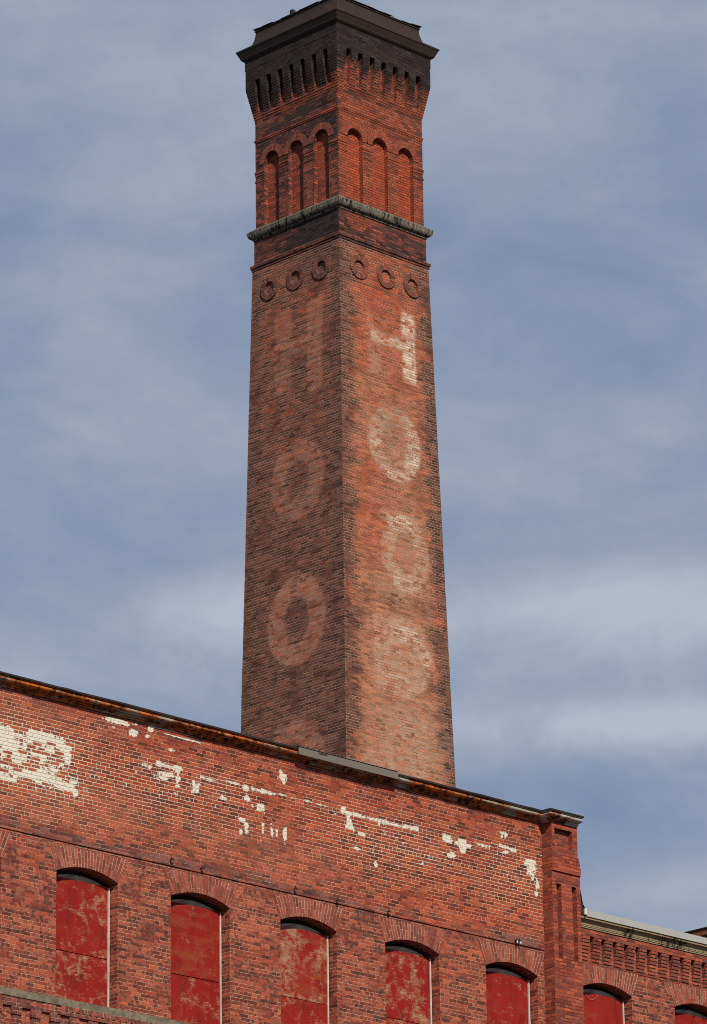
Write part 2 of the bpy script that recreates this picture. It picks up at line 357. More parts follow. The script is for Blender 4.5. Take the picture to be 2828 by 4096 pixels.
def blob(P0, P1, items, pw=2.0):
    """soft patches (x, z, half width, half height) on a wall; 1 in the middle, 0 well outside"""
    out = np.zeros(len(P0))
    for (x, z, a, b) in items:
        d = (np.abs((P0 - x) / a) ** pw + np.abs((P1 - z) / b) ** pw) ** (1 / pw)
        out = np.maximum(out, np.clip(1.35 - 0.65 * d, 0, 1))
    return out
def sstep(x, a, b):
    t = np.clip((x - a) / (b - a), 0, 1); return t * t * (3 - 2 * t)
PL= [(48.78, 23.78, 0.259, 0.112), (48.86, 23.57, 0.216, 0.14), (49.64, 23.84, 0.346, 0.084), (50.02, 23.8, 0.259, 0.078), (48.83, 22.98, 0.259, 0.078), (49.47, 23.12, 0.346, 0.078), (49.86, 23.11, 0.475, 0.101), (50.19, 23.06, 0.216, 0.073), (50.44, 22.96, 0.065, 0.028), (50.22, 23.61, 0.108, 0.112), (51.42, 24.48, 0.324, 0.042), (51.78, 24.32, 0.104, 0.067), (52.19, 24.48, 0.065, 0.039), (52.13, 24.35, 0.052, 0.028), (52.66, 24.19, 0.078, 0.039), (51.31, 24.35, 0.026, 0.017), (52.04, 23.82, 0.06, 0.045), (52.17, 23.8, 0.035, 0.056), (52.62, 23.88, 0.302, 0.036), (52.55, 23.73, 0.173, 0.036), (52.85, 23.76, 0.052, 0.101), (52.81, 23.56, 0.095, 0.022), (52.51, 23.65, 0.086, 0.028), (53.22, 23.71, 0.043, 0.07), (53.24, 23.56, 0.086, 0.062), (53.57, 23.82, 0.216, 0.022), (54.0, 23.86, 0.13, 0.02), (54.23, 23.87, 0.13, 0.017), (53.92, 23.54, 0.112, 0.036), (54.52, 23.84, 0.086, 0.05), (54.54, 23.63, 0.052, 0.056), (54.41, 23.22, 0.078, 0.045), (54.52, 23.09, 0.052, 0.084), (54.38, 22.98, 0.035, 0.056), (52.66, 24.55, 0.475, 0.011), (53.08, 24.47, 0.518, 0.014), (54.8, 23.85, 0.238, 0.034), (55.03, 23.85, 0.13, 0.039), (55.42, 24.19, 0.095, 0.101), (54.66, 23.54, 0.06, 0.028), (54.89, 23.52, 0.112, 0.078), (54.93, 23.14, 0.026, 0.106), (55.15, 23.16, 0.035, 0.112), (55.27, 23.15, 0.03, 0.101), (55.48, 23.12, 0.048, 0.112), (55.9, 23.88, 0.778, 0.014), (56.97, 23.88, 0.078, 0.084), (57.19, 23.84, 0.194, 0.039), (57.56, 23.83, 0.259, 0.025), (57.97, 23.85, 0.173, 0.02), (58.46, 23.84, 0.475, 0.017), (58.75, 23.87, 0.151, 0.022), (57.12, 23.64, 0.06, 0.126), (57.14, 23.56, 0.095, 0.05), (57.45, 23.49, 0.086, 0.045), (57.32, 23.18, 0.121, 0.034), (57.92, 23.81, 0.026, 0.07), (57.8, 22.98, 0.039, 0.05), (59.74, 23.81, 0.121, 0.062), (60.14, 23.79, 0.194, 0.07), (60.13, 23.65, 0.078, 0.056), (59.84, 23.53, 0.095, 0.056), (60.57, 23.85, 0.108, 0.034), (60.78, 23.86, 0.13, 0.028), (61.28, 24.2, 0.104, 0.02), (61.23, 24.14, 0.026, 0.05), (61.33, 24.14, 0.026, 0.039), (60.62, 23.85, 0.151, 0.039), (60.79, 23.85, 0.13, 0.025), (61.12, 23.94, 0.173, 0.02), (61.26, 23.9, 0.13, 0.017), (61.33, 23.83, 0.06, 0.022), (61.55, 23.9, 0.095, 0.039), (62.0, 23.74, 0.194, 0.073), (62.06, 23.59, 0.108, 0.14), (62.19, 23.3, 0.052, 0.098), (62.15, 23.14, 0.043, 0.042)]
LIME= [(49.43, 23.4, 1.166, 0.644), (51.95, 23.42, 1.814, 0.392), (53.84, 23.71, 0.648, 0.28), (58.2, 23.44, 1.469, 0.448), (59.45, 23.35, 0.432, 0.28), (61.55, 23.35, 0.821, 0.448)]

# ------------------------------------------------------------------ ground
g = MB(); g.face([(-1500, -1500, 0), (1500, -1500, 0), (1500, 1500, 0), (-1500, 1500, 0)])
go = g.build('ground', MB_GROUND); go['kind'] = 'structure'; go['label'] = 'flat asphalt ground around the mill'

# ------------------------------------------------------------------ the mill
YF = 58.0                   # plane of the lower wall
YU = 57.978                 # upper wall stands a little proud
ZB = 22.065                 # belt line between the two
ZC = 24.57                  # underside of the cornice
X0, X1 = 42.0, 62.33        # mill front, left end to pilaster
W0, PITCH, WW = 50.013, 2.675, 1.42
SPR, RISE = 21.53, 0.15
RA = (0.71 ** 2 + RISE ** 2) / (2 * RISE); CZ = SPR + RISE - RA
ZSILL = 19.28
mill = empty('mill_building', (52.0, 58.0, 0), 'tall red brick mill with white plaster scars, boarded windows and rusty cornice', 'building')
wing = empty('mill_annex', (69.0, 58.0, 0), 'lower brick mill block with grey coping and brick corbels beside the pilaster', 'building')

def opening(xl):
    a = math.asin(0.71 / RA); cx = xl + WW / 2
    arc = arc_pts(cx, CZ, RA, math.pi / 2 - a, math.pi / 2 + a, 14)     # right spring -> left spring
    return [(xl, ZSILL), (xl + WW, ZSILL)] + arc

def wall_lower(mb, x0, x1, zlo, zhi, xs):
    """wall sheet with arched openings and their brick reveals"""
    vs, fs = cdt([(x0, zlo), (x1, zlo), (x1, zhi), (x0, zhi)], [opening(x) for x in xs],
                 [(x0 + .25 * i, z) for i in range(1, int((x1 - x0) / .25)) for z in np.arange(zlo + .3, zhi - .1, .3)
                  if not any(xl - .1 < x0 + .25 * i < xl + WW + .1 and z > ZSILL - .1 and z < SPR + .3 for xl in xs)])
    for f in fs:
        p = [vs[i] for i in f]
        mb.face([(a, YF, b) for a, b in p], p, out=(0, -1, 0))
    for xl in xs:
        for x, o in ((xl, 1), (xl + WW, -1)):
            mb.face([(x, YF, ZSILL), (x, YF + .5, ZSILL), (x, YF + .5, SPR), (x, YF, SPR)],
                    [(x + 3.1, ZSILL), (x + 3.6, ZSILL), (x + 3.6, SPR), (x + 3.1, SPR)], out=(o, 0, 0))

# upper wall, painted with its plaster scars
xs_m = [W0 + PITCH * i for i in range(-2, 5)]
up = MB()
gx = np.concatenate([np.arange(X0, 48.4, 0.4), np.arange(48.4, X1, 0.04), [X1]]); gz = np.linspace(ZB, ZC + .1, 66)
for i in range(len(gx)):
    for j in range(len(gz)):
        lum = .004 * math.sin(gx[i] * 1.9 + gz[j] * 2.3) + .003 * math.sin(gx[i] * 4.7 - gz[j] * 6.1) + random.uniform(-.0016, .0016) if 0 < j else 0
        up.v.append((gx[i], YU + lum, gz[j]))
nz = len(gz)
for i in range(len(gx) - 1):
    for j in range(nz - 1):
        ids = [i * nz + j, (i + 1) * nz + j, (i + 1) * nz + j + 1, i * nz + j + 1]
        up.f.append(ids); up.uv.append([(up.v[q][0], up.v[q][2]) for q in ids])
up.face([(X0, YU, ZB), (X1, YU, ZB), (X1, YF + .01, ZB), (X0, YF + .01, ZB)], out=(0, 0, -1))
PL_ = PL; LIME_ = LIME
def paint_up(P):
    x, z = P[:, 0], P[:, 2]
    pl = np.maximum(blob(x, z, PL_, 2.4), .63 * blob(x, z, [(49.35, 23.42, 1.0, .46)], 5.0))
    pl = np.maximum(pl, .20 * blob(x, z, [(56, 23.55, 8.5, .55)], 6.0) + .16 * blob(x, z, [(61.6, 23.45, .75, .5), (58.4, 23.45, 1.4, .45), (52.2, 23.6, 1.6, .4)], 3.0))
    lm = blob(x, z, LIME_, 3.0) * 1.1
    lm = np.maximum(lm, 2.6 * blob(x, z, [(49.45, 23.42, .95, .46)], 4.0))
    so = 0.16 * sstep(z, 22.34, 22.10) + 0.10 * sstep(z, 24.2, 24.5)
    so = so + 0.55 * blob(x, z, [(53.17, 23.1, .035, .42), (53.05, 22.16, 1.8, .10), (50.0, 22.13, 1.3, .10), (61.6, 22.15, .8, .1), (48.9, 22.2, .5, .1), (56.2, 22.14, 1.2, .08)])
    # the paler, rubbed band just above the belt
    pa = 0.35 * blob(x, z, [(50.5, 22.75, 1.6, .35), (54.5, 22.7, 2.0, .3), (49.2, 22.5, .8, .2)]) + .25 * blob(x, z, [(49.6, 24.2, 1.2, .3)])
    return dict(plaster=pl, lime=lm, soot=so, pale=pa)
up.build('upper_wall', MB_MILL, mill, paint_up)

lo = MB(); wall_lower(lo, X0, 62.9, 15.0, ZB + .02, xs_m)
lo.box(X0, 62.9, YF, YF + 11, 0, 15.0, 'tbkr')
lo.face([(X0, YF, 15.0), (X0, YF + 11, 15.0), (X0, YF + 11, ZC), (X0, YF, ZC)], out=(-1, 0, 0))
lo.box(X0, 63.0, YF + 11, YF + 11.3, 0, ZC, 'b')
lo.face([(62.95, YF + .3, 22.0), (62.95, YF + 11, 22.0), (62.95, YF + 11, ZC), (62.95, YF + .3, ZC)], out=(1, 0, 0))
lo.build('wall', MB_LOW, mill, lambda P: dict(soot=0.22 * sstep(P[:, 2], 21.7, 22.05) + .05))
rf = MB(); rf.box(X0 + .02, 62.94, YF + .1, YF + 11, ZC - .12, ZC + .05)
rf.build('roof', MB_FELT, mill)

def arch_mesh(xl, dep=0.34):
    """flat-topped arch of three rowlock rings, standing 10 mm proud; its underside is the soffit"""
    mb = MB(); cx = xl + WW / 2; a = math.asin(0.71 / RA); n = 24; ztop = 22.004; yf = YF - .010
    tl, tr = cx - 0.915, cx + 0.915
    for i in range(n):
        t0 = math.pi / 2 + a - 2 * a * i / n; t1 = math.pi / 2 + a - 2 * a * (i + 1) / n
        p0 = (cx + RA * math.cos(t0), CZ + RA * math.sin(t0)); p1 = (cx + RA * math.cos(t1), CZ + RA * math.sin(t1))
        q0 = (tl + (tr - tl) * i / n, ztop); q1 = (tl + (tr - tl) * (i + 1) / n, ztop)
        steps = 3
        for s in range(steps):
            L = lambda A, B, f: (A[0] + (B[0] - A[0]) * f, A[1] + (B[1] - A[1]) * f)
            c4 = [L(p0, q0, s / steps), L(p1, q1, s / steps), L(p1, q1, (s + 1) / steps), L(p0, q0, (s + 1) / steps)]
            uv = [(math.hypot(c[0] - cx, c[1] - CZ) + xl * .37, math.atan2(c[0] - cx, c[1] - CZ) * 1.95 + 40 + xl) for c in c4]
            mb.face([(c[0], yf, c[1]) for c in c4], uv, out=(0, -1, 0))
        mb.face([(p0[0], yf, p0[1]), (p1[0], yf, p1[1]), (p1[0], YF + dep, p1[1]), (p0[0], YF + dep, p0[1])],
                [(0, t0 * 1.8 + 50), (0, t1 * 1.8 + 50), (dep, t1 * 1.8 + 50), (dep, t0 * 1.8 + 50)], out=(0, 0, -1))
    for (b, t, o) in (((xl, SPR), (tl, ztop), -1), ((xl + WW, SPR), (tr, ztop), 1)):
        mb.face([(b[0], yf, b[1]), (t[0], yf, t[1]), (t[0], YF + .01, t[1]), (b[0], YF + .01, b[1])], out=(o, 0, 0))
    mb.face([(tl, yf, ztop), (tr, yf, ztop), (tr, YF + .01, ztop), (tl, YF + .01, ztop)], out=(0, 0, 1))
    return mb

def slab(mb, pts, y0, y1):
    """prism of an x-z outline between two depths"""
    mb.face([(p[0], y0, p[1]) for p in pts], [(p[0], p[1]) for p in pts], out=(0, -1, 0))
    c = np.mean(np.array(pts), axis=0)
    for i in range(len(pts)):
        a, b = pts[i], pts[(i + 1) % len(pts)]
        mid = ((a[0] + b[0]) / 2 - c[0], 0, (a[1] + b[1]) / 2 - c[1])
        mb.face([(a[0], y0, a[1]), (b[0], y0, b[1]), (b[0], y1, b[1]), (a[0], y1, a[1])], out=mid)

def make_window(parent, xl, idx, lab=None):
    """boarded window, local coordinates: x from the left jamb, y from the wall face"""
    rnd = random.Random(100 + idx)
    def here(o):
        o.matrix_parent_inverse = Matrix(); return o
    fr = MB(); BT = 21.495; BS = 20.19
    # white timber frame: right-hand stile (seen), left stile and head rail behind the boards
    jx = WW - .052
    fr.face([], None) if False else None
    fr.box(jx, jx + .019, .178 + rnd.uniform(-.006, .006), .30, ZSILL, BT - .02)
    fr.box(0.0, .03, .215, .30, ZSILL, BT); fr.box(.03, jx, .235, .30, BT - .06, BT - .012)
    w_ = fr.build('window', MB_WHITE)
    w_.parent = parent; w_.matrix_parent_inverse = Matrix.Translation(-parent.location); w_.location = (xl, YF, 0)
    if lab: w_['label'] = lab
    # back of the opening: dark timber arch frame
    dk = MB(); cx = WW / 2; a = math.asin(0.71 / RA)
    arc = arc_pts(cx, CZ, RA, math.pi / 2 - a, math.pi / 2 + a, 12)
    slab(dk, [(0, ZSILL), (WW, ZSILL)] + arc, .315, .40)
    rr = RA - .055; a2 = math.asin(0.66 / rr)
    ring = arc_pts(cx, CZ, rr, math.pi / 2 - a2, math.pi / 2 + a2, 12)
    for i in range(12):      # a second, thinner arched moulding
        (ax, azz), (bx, bz) = ring[i], ring[i + 1]
        dk.face([(ax, .275, azz), (bx, .275, bz), (bx, .275, bz + .055), (ax, .275, azz + .055)], out=(0, -1, 0))
        dk.face([(ax, .275, azz), (bx, .275, bz), (bx, .32, bz), (ax, .32, azz)], out=(0, 0, -1))
    o = dk.build('backing_frame', MB_DARKW); o.parent = w_
    hp = MB(); rr = RA + .0; a3 = math.asin(0.64 / rr)
    top = arc_pts(cx - .01, CZ - .085, rr, math.pi / 2 - a3, math.pi / 2 + a3, 12)
    slab(hp, [(.03, BT - .05), (WW - .06, BT - .05)] + [(x, max(z, BT - .045)) for x, z in top], .222, .262)
    o = hp.build('arched_header', MB_HEAD); o.parent = w_
    for kb, (z0, z1) in enumerate(((BS + .007, BT), (ZSILL, BS - .007))):
        bd = MB(); y0 = .200 + rnd.uniform(-.004, .004)
        n = 10; tilt = rnd.uniform(-.008, .008)
        L = .004; Rr = jx - .006 - rnd.uniform(0, .006)
        gz_ = [z0, z1]
        bd.box(L, Rr, y0, y0 + .018, z0, z1 + tilt * .3)
        bd.uv = [[(c[0], c[1]) for c in fc] for fc in bd.uv]
        o = bd.build('plywood_board', MB_PLY); o.parent = w_
        wv, bv = WEAR.get(idx, ((0, 0), (0, 0))); o['wear'] = wv[kb]; o['browned'] = bv[kb]; o['seed'] = ((idx * 2 + kb) * .6180339) % 1.0
    return w_

# how worn and how browned the upper and lower board of each window is
WEAR = {2: ((.01, .06), (.02, 0.0)), 3: ((-.04, -.0), (.12, -.03)), 4: ((.07, .03), (.08, .03)), 5: ((.055, .05), (.0, .03)), 6: ((-.04, -.04), (.04, .0)), 20: ((-.10, -.08), (.05, .0)), 21: ((-.08, 0.0), (.02, .0))}
LABW = {0: 'boarded window with long tan scratches at its middle seam', 1: 'boarded window with orange brown blotches on its upper board',
        2: 'boarded window worn to bare wood over most of its upper board', 3: 'boarded window with a broad pale worn patch and cracks',
        4: 'mostly even red boarded window next to the pilaster'}
for i, xl in enumerate(xs_m):
    arch_mesh(xl).build('brick_arch', MB_ARCH, mill)
    make_window(mill, xl, i, LABW.get(i - 2))

# stone sill course and the brick dentils below it
sc = MB(); cuts = [X0, 44.0, 46.1, 47.6, 48.94, 50.097, 51.641, 53.2, 54.7, 56.3, 57.9, 59.4, 61.0, 62.33]
for a, b in zip(cuts[:-1], cuts[1:]):
    sc.box(a + .003, b - .003, YF - .055, YF + .25, 19.145, 19.272 )
sc.build('stone_sill_course', MB_SILL, mill)
dn = MB()
dn.box(X0, 50.0, YF - .04, YF + .01, 18.98, 19.143, '')
dn.box(50.0, X1, YF - .02, YF + .01, 18.6, 19.143)
for i in range(90):                 # sawtooth course: bricks set on the skew
    x = 50.1 + i * .137
    if x > 62.2: break
    for (a, b) in (((x, YF - .02), (x + .11, YF - .105)),):
        dn.face([(a[0], a[1], 19.06), (b[0], b[1], 19.06), (b[0], b[1], 19.142), (a[0], a[1], 19.142)], [(x, 0.005), (x + .11, 0.005), (x + .11, .066), (x, .066)], out=(-1, -1, 0))
        dn.face([(b[0], b[1], 19.06), (x + .125, YF - .02, 19.06), (x + .125, YF - .02, 19.142), (b[0], b[1], 19.142)], [(x, 0.005), (x + .1, 0.005), (x + .1, .066), (x, .066)], out=(1, 0, 0))
        dn.face([(a[0], a[1], 19.06), (b[0], b[1], 19.06), (x + .125, YF - .02, 19.06)], out=(0, 0, -1))
dn.box(50.0, X1, YF - .07, YF + .01, 18.98, 19.058)
for i in range(60):
    x = 48.15 + i * .43
    if x > 62: break
    if x < 50.0 or x > 50.2: dn.box(x, x + .215, YF - .055, YF + .01, 18.84, 18.978); dn.box(x + .02, x + .2, YF - .035, YF + .01, 18.4, 18.838)
dn.build('dentil_course', MB_LOW, mill, lambda P: dict(soot=np.full(len(P), .45)))

# rusty metal cornice with a dark roof edge
PROF = [(0, ZC), (.050, ZC), (.054, ZC + .012), (.050, ZC + .024), (.040, ZC + .027), (.076, ZC + .032), (.082, ZC + .043), (.078, ZC + .055), (.066, ZC + .060)]
for i in range(9):
    t = R_(-70 + 130 * i / 8); PROF.append((.105 + .080 * math.cos(t), ZC + .112 + .044 * math.sin(t)))
PROF += [(.165, ZC + .153), (.190, ZC + .157), (.190, ZC + .161)]
def sweep(mb, path, prof, cap0=True, cap1=True):
    """sweep a (out, z) profile along a plan path of (point, outward mitre) pairs"""
    d = 0; L = [0]
    for i in range(1, len(path)): d += (Vector(path[i][0]) - Vector(path[i - 1][0])).length; L.append(d)
    pts = [[(p[0] + n[0] * o, p[1] + n[1] * o, z) for (o, z) in prof] for p, n in path]
    for i in range(len(path) - 1):
        oo = Vector((path[i][1][0] + path[i + 1][1][0], path[i][1][1] + path[i + 1][1][1], 0))
        for j in range(len(prof) - 1):
            q = [pts[i][j], pts[i + 1][j], pts[i + 1][j + 1], pts[i][j + 1]]
            dz = prof[j + 1][1] - prof[j][1]; do = prof[j + 1][0] - prof[j][0]
            nrm = oo.normalized() * dz + Vector((0, 0, -do))
            if nrm.length < 1e-6: continue
            mb.face(q, [(L[i], j * .03), (L[i + 1], j * .03), (L[i + 1], j * .03 + .03), (L[i], j * .03 + .03)], out=nrm)
    for k, flag, o in ((0, cap0, -1), (-1, cap1, 1)):
        if flag:
            p = pts[k]; base = (path[k][0][0], path[k][0][1], prof[-1][1])
            t = Vector(path[1][0]) - Vector(path[0][0]) if k == 0 else Vector(path[-1][0]) - Vector(path[-2][0])
            mb.face(p + [base], out=(t.x * o, t.y * o, 0))
PX0, PXU, PXL, PY = 62.33, 63.05, 63.125, 57.73
cn = MB(); sweep(cn, [((X0, YU), (0, -1)), ((PX0 - .002, YU), (0, -1))], PROF)
cn.build('cornice', MB_GALV, mill)
re = MB(); rnd = random.Random(3)
EDGE = [(.188, ZC + .161), (.212, ZC + .165), (.214, ZC + .196), (.10, ZC + .216), (-.3, ZC + .24)]
path = [((X0, YU), (0, -1))]
x = X0 + .5
while x < PX0 - .3:
    path.append(((x, YU), (0, -1 + rnd.uniform(-.10, .06)))); x += rnd.uniform(.18, .6)
path.append(((PX0 - .002, YU), (0, -1)))
sweep(re, path, EDGE)
re.build('roof_edge', MB_ROOFEDGE, mill)
cp = MB(); sweep(cp, [((PX0, YU + .05), (-1, 0)), ((PX0, PY), (-1, -1)), ((PXU - .004, PY), (0, -1))], [(o * 1.05, z - .01) for o, z in PROF])
cp.build('pilaster_cornice', MB_GALV2, mill)
ce = MB(); sweep(ce, [((PX0, YU + .05), (-1, 0)), ((PX0, PY), (-1, -1)), ((PXU + .004, PY), (0, -1))], [(o * 1.03, z - .01) for o, z in EDGE[:-1]] + [(-.25, ZC + .215)])
ce.build('pilaster_roof_edge', MB_ROOFEDGE, mill)
fl = MB(); fl.box(55.63, 58.21, YU - .228, YU - .222, ZC + .072, ZC + .206); fl.box(55.63, 58.21, YU - .2215, YU - .05, ZC + .2265, ZC + .231)
fl.build('flashing', MB_TAUPE, mill)

# corner pilaster with its recessed panel and two slots
pl = MB()
def front(x0, x1, z0, z1, y=PY): pl.face([(x0, y, z0), (x1, y, z0), (x1, y, z1), (x0, y, z1)], out=(0, -1, 0))
def recess(x0, x1, z0, z1, d, y=PY):
    yb = y + d
    front(x0, x1, z0, z1, yb)
    pl.face([(x0, y, z0), (x0, yb, z0), (x0, yb, z1), (x0, y, z1)], out=(1, 0, 0)); pl.face([(x1, y, z0), (x1, yb, z0), (x1, yb, z1), (x1, y, z1)], out=(-1, 0, 0))
    pl.face([(x0, y, z0), (x1, y, z0), (x1, yb, z0), (x0, yb, z0)], out=(0, 0, 1)); pl.face([(x0, y, z1), (x1, y, z1), (x1, yb, z1), (x0, yb, z1)], out=(0, 0, -1))
ZBND = 23.60
a, b, c_, d_ = 62.405, 62.905, 24.07, 24.455      # panel
YB = PY - .028                                     # band and everything above stands proud
for (xa, xb, za, zb) in ((PX0, a, ZBND, ZC), (b, PXU, ZBND, ZC), (a, b, ZBND, c_), (a, b, d_, ZC)): front(xa, xb, za, zb, YB)
recess(a, b, c_, d_, .10, YB)
pl.face([(PX0, YB, ZBND), (PXL, YB, ZBND), (PXL, PY + .002, ZBND), (PX0, PY + .002, ZBND)], out=(0, 0, -1))
s1, s2 = (62.455, 62.585), (62.885, 63.015); zs0, zs1 = 21.885, 23.365
for (xa, xb, za, zb) in ((PX0, s1[0], zs0, zs1), (s1[1], s2[0], zs0, zs1), (s2[1], PXL, zs0, zs1), (PX0, PXL, zs1, ZBND), (PX0, PXL, 0, zs0)): front(xa, xb, za, zb)
recess(*s1, zs0, zs1, .11); recess(*s2, zs0, zs1, .11)
pl.face([(PX0, YB, ZBND), (PX0, YF + .3, ZBND), (PX0, YF + .3, ZC), (PX0, YB, ZC)], out=(-1, 0, 0))
pl.face([(PX0, PY, 0), (PX0, YF + .3, 0), (PX0, YF + .3, ZBND), (PX0, PY, ZBND)], out=(-1, 0, 0))
pl.face([(PXL, PY, 0), (PXL, YF + .3, 0), (PXL, YF + .3, ZBND), (PXL, PY, ZBND)], out=(1, 0, 0))
pl.face([(PXU, YB, ZBND), (PXU, YF + .3, ZBND), (PXU, YF + .3, ZC), (PXU, YB, ZC)], out=(1, 0, 0))
# stepped weathering courses on the right-hand side
for i, (w_, z1_) in enumerate(((.075, 23.76), (.06, 23.86), (.035, 23.95))):
    zz = (ZBND, 23.76, 23.86)[i]; pl.box(PXU - .01, PXU + w_, YB + .003, YF + .28, zz, z1_)
pl.build('pilaster', MB_PIL, mill, lambda P: dict(lime=.5 * sstep(P[:, 1], 57.8, 57.99), soot=.03 + .1 * sstep(P[:, 2], 23.2, 20.0)))

# small iron hooks along the belt line
for hx, hz in ((52.65, 22.165), (53.385, 22.134), (55.69, 22.146), (56.76, 22.105), (58.08, 22.117)):
    h = MB(); h.box(hx - .009, hx + .009, YU - .06, YU, hz - .009, hz + .009); h.box(hx - .03, hx + .03, YU - .075, YU - .06, hz - .018, hz + .015); h.box(hx - .028, hx - .012, YU - .075, YU - .06, hz + .015, hz + .045)
    h.build('iron_hook', MB_IRON, mill)
hk = MB(); hk.box(61.49, 61.60, YU - .085, YU, 22.115, 22.13); hk.box(61.54, 61.552, YU - .085, YU - .07, 22.13, 22.17)
hb = hk.build('insulator_bracket', MB_IRON, mill)
for xx in (61.50, 61.592):
    r = MB(); n = 10
    prof = [(.010, 22.115), (.018, 22.105), (.013, 22.09), (.019, 22.075), (.016, 22.055), (.0, 22.05)]
    for i in range(n):
        t0, t1 = 2 * math.pi * i / n, 2 * math.pi * (i + 1) / n
        for (ra, za), (rb, zb) in zip(prof[:-1], prof[1:]):
            r.face([(xx + ra * math.cos(t0), YU - .075 + ra * math.sin(t0), za), (xx + ra * math.cos(t1), YU - .075 + ra * math.sin(t1), za),
                    (xx + rb * math.cos(t1), YU - .075 + rb * math.sin(t1), zb), (xx + rb * math.cos(t0), YU - .075 + rb * math.sin(t0), zb)],
                   out=(math.cos((t0 + t1) / 2), math.sin((t0 + t1) / 2), 0.001))
    o = r.build('porcelain_knob', MB_PORC, None, smooth=True); o.parent = hb; o.matrix_parent_inverse = hb.matrix_parent_inverse.inverted() @ Matrix.Translation(-mill.location) if False else Matrix()

# ------------------------------------------------------------------ the lower block to the right of the pilaster
xs_w = [W0 + PITCH * i for i in range(5, 10)]; XE = 78.0; ZW = 22.66
lw = MB(); wall_lower(lw, PXL, XE, 15.0, 22.03, xs_w)
lw.box(PXL, XE, YF, YF + 11, 0, 15.0, 'tbkl'); lw.box(PXL, XE, YF + 11, YF + 11.3, 0, ZW, 'b')
lw.face([(XE, YF, 15), (XE, YF + 11, 15), (XE, YF + 11, ZW), (XE, YF, ZW)], out=(1, 0, 0))
lw.face([(PXL, YF, 22.03), (XE, YF, 22.03), (XE, YF, 22.6), (PXL, YF, 22.6)], out=(0, -1, 0))
lw.build('wall', MB_LOW, wing, lambda P: dict(soot=np.full(len(P), .08)))
for i, xl in enumerate(xs_w):
    arch_mesh(xl).build('brick_arch', MB_ARCH, wing)
    make_window(wing, xl, 20 + i, 'boarded window with a loose wire loop across its header' if i == 0 else None)
# corbel table: stepped brick brackets under a plain band
cb = MB()
cb.box(PXL, XE, YF - .115, YF + .01, 22.52, ZW + .02); cb.box(PXL, XE, YF - .012, YF + .01, 22.008, 22.06)
i = 0
while True:
    x = 63.66 + (i - 1) * .3265
    if x > XE - .3: break
    for k in range(7):
        z0 = 22.055 + k * .0665; o_ = .030 + .014 * k
        cb.box(x + .002 * (k % 2), x + .205, YF - o_, YF + .01, z0 + .004, z0 + .0625)
        cb.box(x + .008, x + .198, YF - o_ + .012, YF + .01, z0 + .0625, z0 + .0705)
    i += 1
cb.build('corbel_table', MB_PIL, wing, lambda P: dict(soot=np.full(len(P), .17), lime=np.full(len(P), .2)))
wc = MB()
WP = [(.118, ZW - .002), (.135, ZW + .0), (.135, ZW + .018), (.125, ZW + .022), (.145, ZW + .030), (.145, ZW + .048), (.135, ZW + .052)]
for i in range(9):
    t = i / 8; WP.append((.150 + .05 * t ** 2.2, ZW + .056 + .088 * t))
WP += [(.236, ZW + .150), (.240, ZW + .195)]
wcs = [PXL + .0] + [65.6, 68.4, 71.2, 74.0, XE]
for a_, b_ in zip(wcs[:-1], wcs[1:]):
    sweep(wc, [((a_ + .001, YF), (0, -1)), ((b_ - .002, YF), (0, -1))], WP)
wc.build('cornice', MB_WINGC, wing)
gf = MB(); gcs = [63.30, 65.9, 67.13, 69.9, 72.5, 75.2, XE]
for a_, b_ in zip(gcs[:-1], gcs[1:]):
    gf.box(a_, b_ - .004, YF - .262, YF - .258, 22.852, 22.985); gf.box(a_, b_ - .004, YF - .2575, YF + .2, 22.981, 22.987)
gf.build('coping_flashing', MB_GREYF, wing)
wr = MB(); wr.box(PXL, XE, YF + .05, YF + 11, ZW - .1, 22.93); wr.build('roof', MB_FELT, wing)
# torn flashing strip bent up against the pilaster
tf = MB(); prof = [(63.30, 22.99), (63.24, 23.02), (63.20, 23.08), (63.175, 23.15), (63.17, 23.22), (63.145, 23.30), (63.13, 23.37)]
for (xa, za), (xb, zb) in zip(prof[:-1], prof[1:]):
    tf.face([(xa, YF - .266, za), (xb, YF - .266, zb), (xb, YF + .1, zb), (xa, YF + .1, za)], out=(1, 0, .5))
    tf.face([(xa - .012, YF - .266, za), (xb - .012, YF - .266, zb), (xb - .012, YF + .1, zb), (xa - .012, YF + .1, za)], out=(-1, 0, -.5))
    tf.face([(xa - .012, YF - .266, za), (xb - .012, YF - .266, zb), (xb, YF - .266, zb), (xa, YF - .266, za)], out=(0, -1, 0))
tf.box(63.128, 63.20, YF - .262, YF - .05, 22.86, 23.10)
tf.build('torn_flashing', MB_IRON, wing)
tb = MB(); tb.box(63.215, 63.262, YF - .30, YF - .262, 22.87, 22.99); tb.build('flashing_end', MB_WHITE, wing)

def tube(mb, pts, r, n=6):
    rings = []
    for i, p in enumerate(pts):
        p = Vector(p); d = (Vector(pts[min(i + 1, len(pts) - 1)]) - Vector(pts[max(i - 1, 0)])).normalized()
        s_ = d.cross(Vector((0, 1, 0.2))).normalized(); t_ = d.cross(s_)
        rings.append([p + (s_ * math.cos(2 * math.pi * k / n) + t_ * math.sin(2 * math.pi * k / n)) * r for k in range(n)])
    for A, B in zip(rings[:-1], rings[1:]):
        for k in range(n):
            q = [A[k], A[(k + 1) % n], B[(k + 1) % n], B[k]]
            mb.face(q, out=(A[k] + B[k] + A[(k + 1) % n] + B[(k + 1) % n]) / 4 - (sum(A, Vector()) + sum(B, Vector())) / (2 * n))
tw = MB(); xl = xs_w[0]
tube(tw, [(xl + .22 + .42 * t, YF + .17, 21.50 - .13 * math.sin(math.pi * t) - .02 * t) for t in np.linspace(0, 1, 12)], .004)
tw.build('wire', MB_WIRE, wing)
tw = MB(); xl = xs_w[1]
